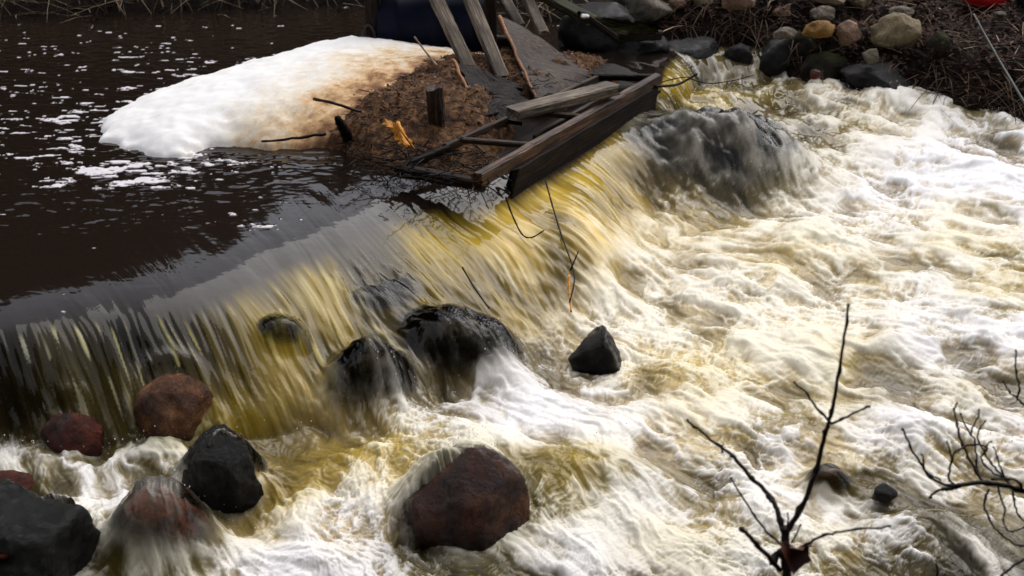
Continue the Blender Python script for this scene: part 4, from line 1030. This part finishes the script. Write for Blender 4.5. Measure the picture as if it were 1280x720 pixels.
# dark wood on the rise behind the pool: seen mirrored in it
V = []; Fc = []
rw = np.random.RandomState(5)
for k in range(46):
    az = rw.uniform(-62, -2); dist = rw.uniform(15, 26)
    x, y = dist * math.sin(R(az)), dist * math.cos(R(az))
    el = np.interp(az, [-62, -20, -14, -9, -2], [27, 26, 22, 15, 12]) * rw.uniform(0.8, 1.05)
    g0 = tz(x, y); top = dist * math.tan(R(el)) + 0.5; hgt = max(top - g0, 1.0)
    tube_data([(x, y, g0 - .2), (x, y, g0 + hgt * .5), (x, y, g0 + hgt)], [0.16, 0.1, 0.02], 5, V, Fc)
    for q in range(420):
        t_ = rw.rand() ** 0.8; rr_ = (1 - t_) * hgt * 0.22 + 0.15; a = rw.rand() * 6.28; r_ = rr_ * rw.rand() ** .4
        c_ = np.array([x + r_ * math.cos(a), y + r_ * math.sin(a), g0 + 0.1 * hgt + t_ * hgt * .9]); b = len(V)
        e1 = np.array([math.cos(a), math.sin(a), -.4]) * 0.38; e2 = np.array([-math.sin(a), math.cos(a), rw.randn() * .4]) * 0.16
        V += [c_ - e1, c_ - e2, c_ + e1, c_ + e2]; Fc.append((b, b + 1, b + 2, b + 3))
o = mk('woodland', V, Fc, M['needles'], smooth=False); tag(o, 'dark wood on the rise behind the pool, mirrored in its water', 'woodland', kind='stuff')

# rod on the right bank, red and black plastic
ra = on_ground(1210, 54) + [0, 0, .25]; rb = at(1284, 134, 0.45)
stick('rod', [ra, (ra + rb) / 2 + [0, 0, -.01], rb], 0.008, 0.010, M['rope'], 'straight grey green rod leaning down the right bank', 'rod')
pr = on_ground(1232, 8)
V_, F_ = ico(4); Vr = V_.copy(); Vr = np.sign(Vr) * np.abs(Vr) ** 0.72; Vr *= (1 + 0.05 * (vn3(V_ * 2 + 4) - .5))[:, None]; Vr = Vr * [0.24, 0.17, 0.16]
rd = mk_np('red_container', Vr, F_, M['red']); rd.location = tuple(pr + [0, 0.06, 0.13]); rd.rotation_euler = (0, 0.2, 0.3); tag(rd, 'glossy red plastic container lying on the bank at the top right', 'container')
mk('container_rim', *tube_data(smooth_pts([(-0.2, -0.08, 0.09), (-0.05, -0.14, 0.08), (0.1, -0.14, 0.075), (0.2, -0.06, 0.08)], 5), [0.014] * 16, 6), M['red'], rd)
mk('container_handle', *tube_data(smooth_pts([(-0.1, 0, 0.15), (-0.06, 0, 0.23), (0.06, 0, 0.23), (0.1, 0, 0.15)], 5), [0.014] * 16, 6), M['red'], rd)
Vb = V_.copy(); Vb = np.sign(Vb) * np.abs(Vb) ** 0.6 * [0.16, 0.14, 0.2]
pb = on_ground(1280, 12); bk = mk_np('black_sack', Vb * (1 + 0.25 * (vn3(V_ * 3 + 9) - .5))[:, None], F_, M['black']); bk.location = tuple(pb + [0.1, 0.05, 0.12]); tag(bk, 'black plastic sack beside the red container', 'sack')
mk('sack_knot', *tube_data([(0, 0, 0.17), (0.01, 0, 0.24), (0.04, 0.01, 0.30)], [0.03, 0.018, 0.045], 7), M['black'], bk)

# ================================================================ foreground saplings
def shrub(name, label, base, branches, mat, D, seed, leaf=None):
    root = empty(name, base, label, 'sapling')
    rs = np.random.RandomState(seed)
    for k, (nm, pts, r0, r1, doff) in enumerate(branches):
        P = []
        for i, (x, y) in enumerate(pts):
            t = i / (len(pts) - 1); P.append(atd(x, y, D + doff[0] * (1 - t) + doff[1] * t))
        P = np.array(P); P = smooth_pts(P, 6)
        P = P + (rs.rand(*P.shape) - 0.5) * 0.0035
        rad = np.linspace(r0, r1, len(P)) * F ** -1 * D * 0.8
        for i in range(4, len(P) - 1, 7): rad[i] *= 1.45      # bud scars
        rad[-1] *= 1.5
        V, Fc = tube_data(P - np.array(root.location), [float(q) for q in rad], 7)
        mk(nm, V, Fc, mat, root)
    return root
b1_ = atd(988, 765, 2.55)
sh1 = shrub('sapling', 'bare young sapling with a tall forked stem in the foreground', b1_, [
 ('stem', [(990, 770), (984, 720), (981, 690), (982, 660)], 8, 6.5, (0, 0)),
 ('branch', [(984, 664), (1008, 622), (1022, 580), (1032, 540), (1038, 520), (1046, 480), (1054, 430), (1061, 380)], 4.6, 1.8, (0, -.12)),
 ('branch', [(1038, 529), (1020, 508), (1006, 490), (993, 478)], 2.2, 1.5, (-.05, 0)),
 ('branch', [(1039, 529), (1060, 520), (1087, 508)], 2.2, 1.5, (-.05, -.15)),
 ('branch', [(981, 672), (972, 640), (962, 620), (940, 598), (918, 572), (905, 562), (880, 543), (859, 525)], 4.6, 1.7, (0, .15)),
 ('branch', [(978, 682), (958, 664), (940, 640), (926, 618), (913, 598)], 2.2, 1.4, (0, .2)),
 ('branch', [(974, 712), (960, 696), (944, 678), (927, 661)], 4.2, 3.0, (0, -.2)),
 ('branch', [(998, 690), (1012, 678), (1035, 668), (1070, 662), (1114, 658)], 2.4, 1.5, (0, -.15)),
 ('branch', [(990, 678), (997, 666), (1001, 656)], 1.6, 1.2, (0, .05)),
 ('bud', [(984, 664), (985, 652), (985, 641)], 2.2, 0.8, (0, 0)),
 ('bud', [(965, 626), (959, 620), (962, 618)], 3.6, 2.0, (0, 0)),
 ('bud', [(903, 566), (902, 558), (905, 556)], 2.0, 0.8, (0.1, 0.1)),
 ('bark_scar', [(966, 705), (970, 694), (976, 690)], 6, 5, (0, 0)),
], M['twig'], 2.55, 4)
# curled dead leaf stuck to the stem
lv = []; lf = []
lc = atd(998, 690, 2.52) - np.array(sh1.location)
for i in range(6):
    for j in range(6):
        u, v = i / 5 - .5, j / 5 - .5
        wv = math.cos(u * 2.6) * 0.045
        lv.append(lc + np.array([u * 0.06 + .01 * math.sin(v * 5), 0.02 * math.cos(v * 6) + 0.01 * math.sin(u * 9), v * wv * 1.7 - .01 * math.cos(u * 6)]))
mk('dead_leaf', lv, grid_faces(6, 6), plain('curled_leaf', (0.07, 0.02, 0.01), 0.6, 0.5, 30), sh1)

b2_ = atd(1340, 700, 2.6)
sh2 = shrub('thorn_shrub', 'bare twiggy bush with arching dark branches at the right edge', b2_, [
 ('stem', [(1345, 720), (1330, 660), (1300, 625), (1272, 611), (1240, 604), (1205, 605), (1190, 611), (1178, 612)], 5.5, 2.6, (0, 0)),
 ('branch', [(1190, 611), (1175, 612), (1161, 622)], 2.4, 1.8, (0, 0)),
 ('branch', [(1200, 606), (1180, 606), (1160, 594), (1152, 580), (1140, 562), (1129, 536)], 2.4, 1.5, (0, -.1)),
 ('branch', [(1176, 600), (1158, 590), (1154, 574), (1152, 568)], 1.6, 1.2, (0, 0)),
 ('branch', [(1192, 606), (1186, 596), (1190, 574), (1194, 566), (1212, 556), (1235, 560), (1226, 572), (1240, 590), (1262, 600)], 1.9, 1.4, (0, .1)),
 ('branch', [(1190, 574), (1186, 560), (1184, 552)], 1.4, 1.1, (0, 0)),
 ('branch', [(1232, 606), (1215, 580), (1202, 552), (1196, 530), (1193, 514), (1196, 504)], 2.4, 1.5, (0, .15)),
 ('branch', [(1222, 592), (1220, 568), (1218, 550), (1214, 540), (1222, 522), (1224, 512)], 1.6, 1.2, (.05, .1)),
 ('branch', [(1214, 545), (1206, 530), (1201, 517)], 1.5, 1.2, (.05, .1)),
 ('branch', [(1262, 606), (1250, 592), (1236, 575), (1224, 552), (1224, 538), (1232, 526)], 1.9, 1.3, (0, .1)),
 ('branch', [(1230, 562), (1236, 554), (1239, 552)], 1.3, 1.0, (0.05, .1)),
 ('branch', [(1258, 600), (1250, 584), (1246, 570), (1242, 558)], 1.5, 1.1, (0, 0)),
 ('branch', [(1285, 620), (1268, 600), (1240, 600)], 2.2, 1.4, (0, -.05)),
 ('branch', [(1248, 606), (1250, 620), (1256, 636), (1254, 650), (1262, 664), (1282, 658)], 1.8, 1.2, (0, -.1)),
 ('branch', [(1236, 612), (1230, 630), (1238, 652), (1252, 668), (1272, 682), (1290, 682)], 1.9, 1.4, (0, -.1)),
 ('branch', [(1266, 614), (1268, 630), (1276, 648), (1290, 658)], 1.8, 1.2, (0, .05)),
 ('branch', [(1345, 640), (1310, 690), (1278, 700), (1250, 722), (1240, 740)], 2.4, 1.6, (0, -.05)),
 ('branch', [(1300, 560), (1290, 520), (1274, 500), (1262, 490), (1254, 476)], 1.8, 1.2, (0, 0)),
 ('branch', [(1272, 500), (1274, 482), (1270, 462), (1270, 438)], 1.8, 1.2, (0, 0)),
 ('branch', [(1345, 660), (1320, 610), (1300, 560)], 3.0, 1.9, (0, 0)),
 ('branch', [(1160, 622), (1168, 640), (1172, 735), (1170, 760)], 0.01, 0.01, (0, 0)),
][:-1], M['twig_dark'], 2.6, 9)
stick('twig', [atd(1168, 760, 2.7), atd(1168, 730, 2.7), atd(1172, 716, 2.7), atd(1170, 704, 2.7)], 0.004, 0.003, M['twig'], 'short lone twig poking up from the bottom edge', 'twig')

# ================================================================ spray
V_, F_ = ico(1); VS = []; FS = []; nb = 0
SPR = [((0, 566), (420, 530), 380, 12), ((420, 515), (700, 430), 500, 30), ((700, 560), (1280, 560), 260, 90), ((870, 100), (1000, 118), 500, 14), ((1000, 118), (1280, 160), 600, 18), ((820, 260), (1030, 250), 260, 20), ((150, 610), (330, 640), 300, 36), ((500, 560), (680, 600), 300, 26), ((720, 400), (900, 330), 160, 24)]
cnt = 0; allp = []
for (x0, y0), (x1, y1), n_, sp_ in SPR:
    for k in range(n_):
        t = rng.rand(); x = x0 + (x1 - x0) * t + rng.randn() * 14; y = y0 + (y1 - y0) * t + rng.randn() * sp_ * .5
        q = at_low(x, y); allp.append((q[0], q[1]))
AP = np.array(allp); AZ = surface(AP[:, 0], AP[:, 1])[0]
AM = surface(AP[:, 0], AP[:, 1])
for (x, y), z, f_, t_ in zip(AP, AZ, AM[2], AM[4]):
    if t_ < 0.97 or rng.rand() > 0.25 + 0.5 * f_: continue
    s_ = 0.0010 + 0.0028 * rng.rand() ** 4
    VS.append(V_ * s_ * np.array([1, 1, 1.5]) + np.array([x, y, z + 0.004 + abs(rng.randn()) * 0.028])); FS.append(F_ + nb); nb += len(V_)
sm, n, l, p = newmat('water_drops'); p.inputs['Base Color'].default_value = (0.8, 0.79, 0.76, 1); p.inputs['Roughness'].default_value = 0.15
o = mk_np('spray', np.concatenate(VS), np.concatenate(FS), sm); tag(o, 'fine drops of spray thrown up along the foot of the fall', 'spray', kind='stuff')
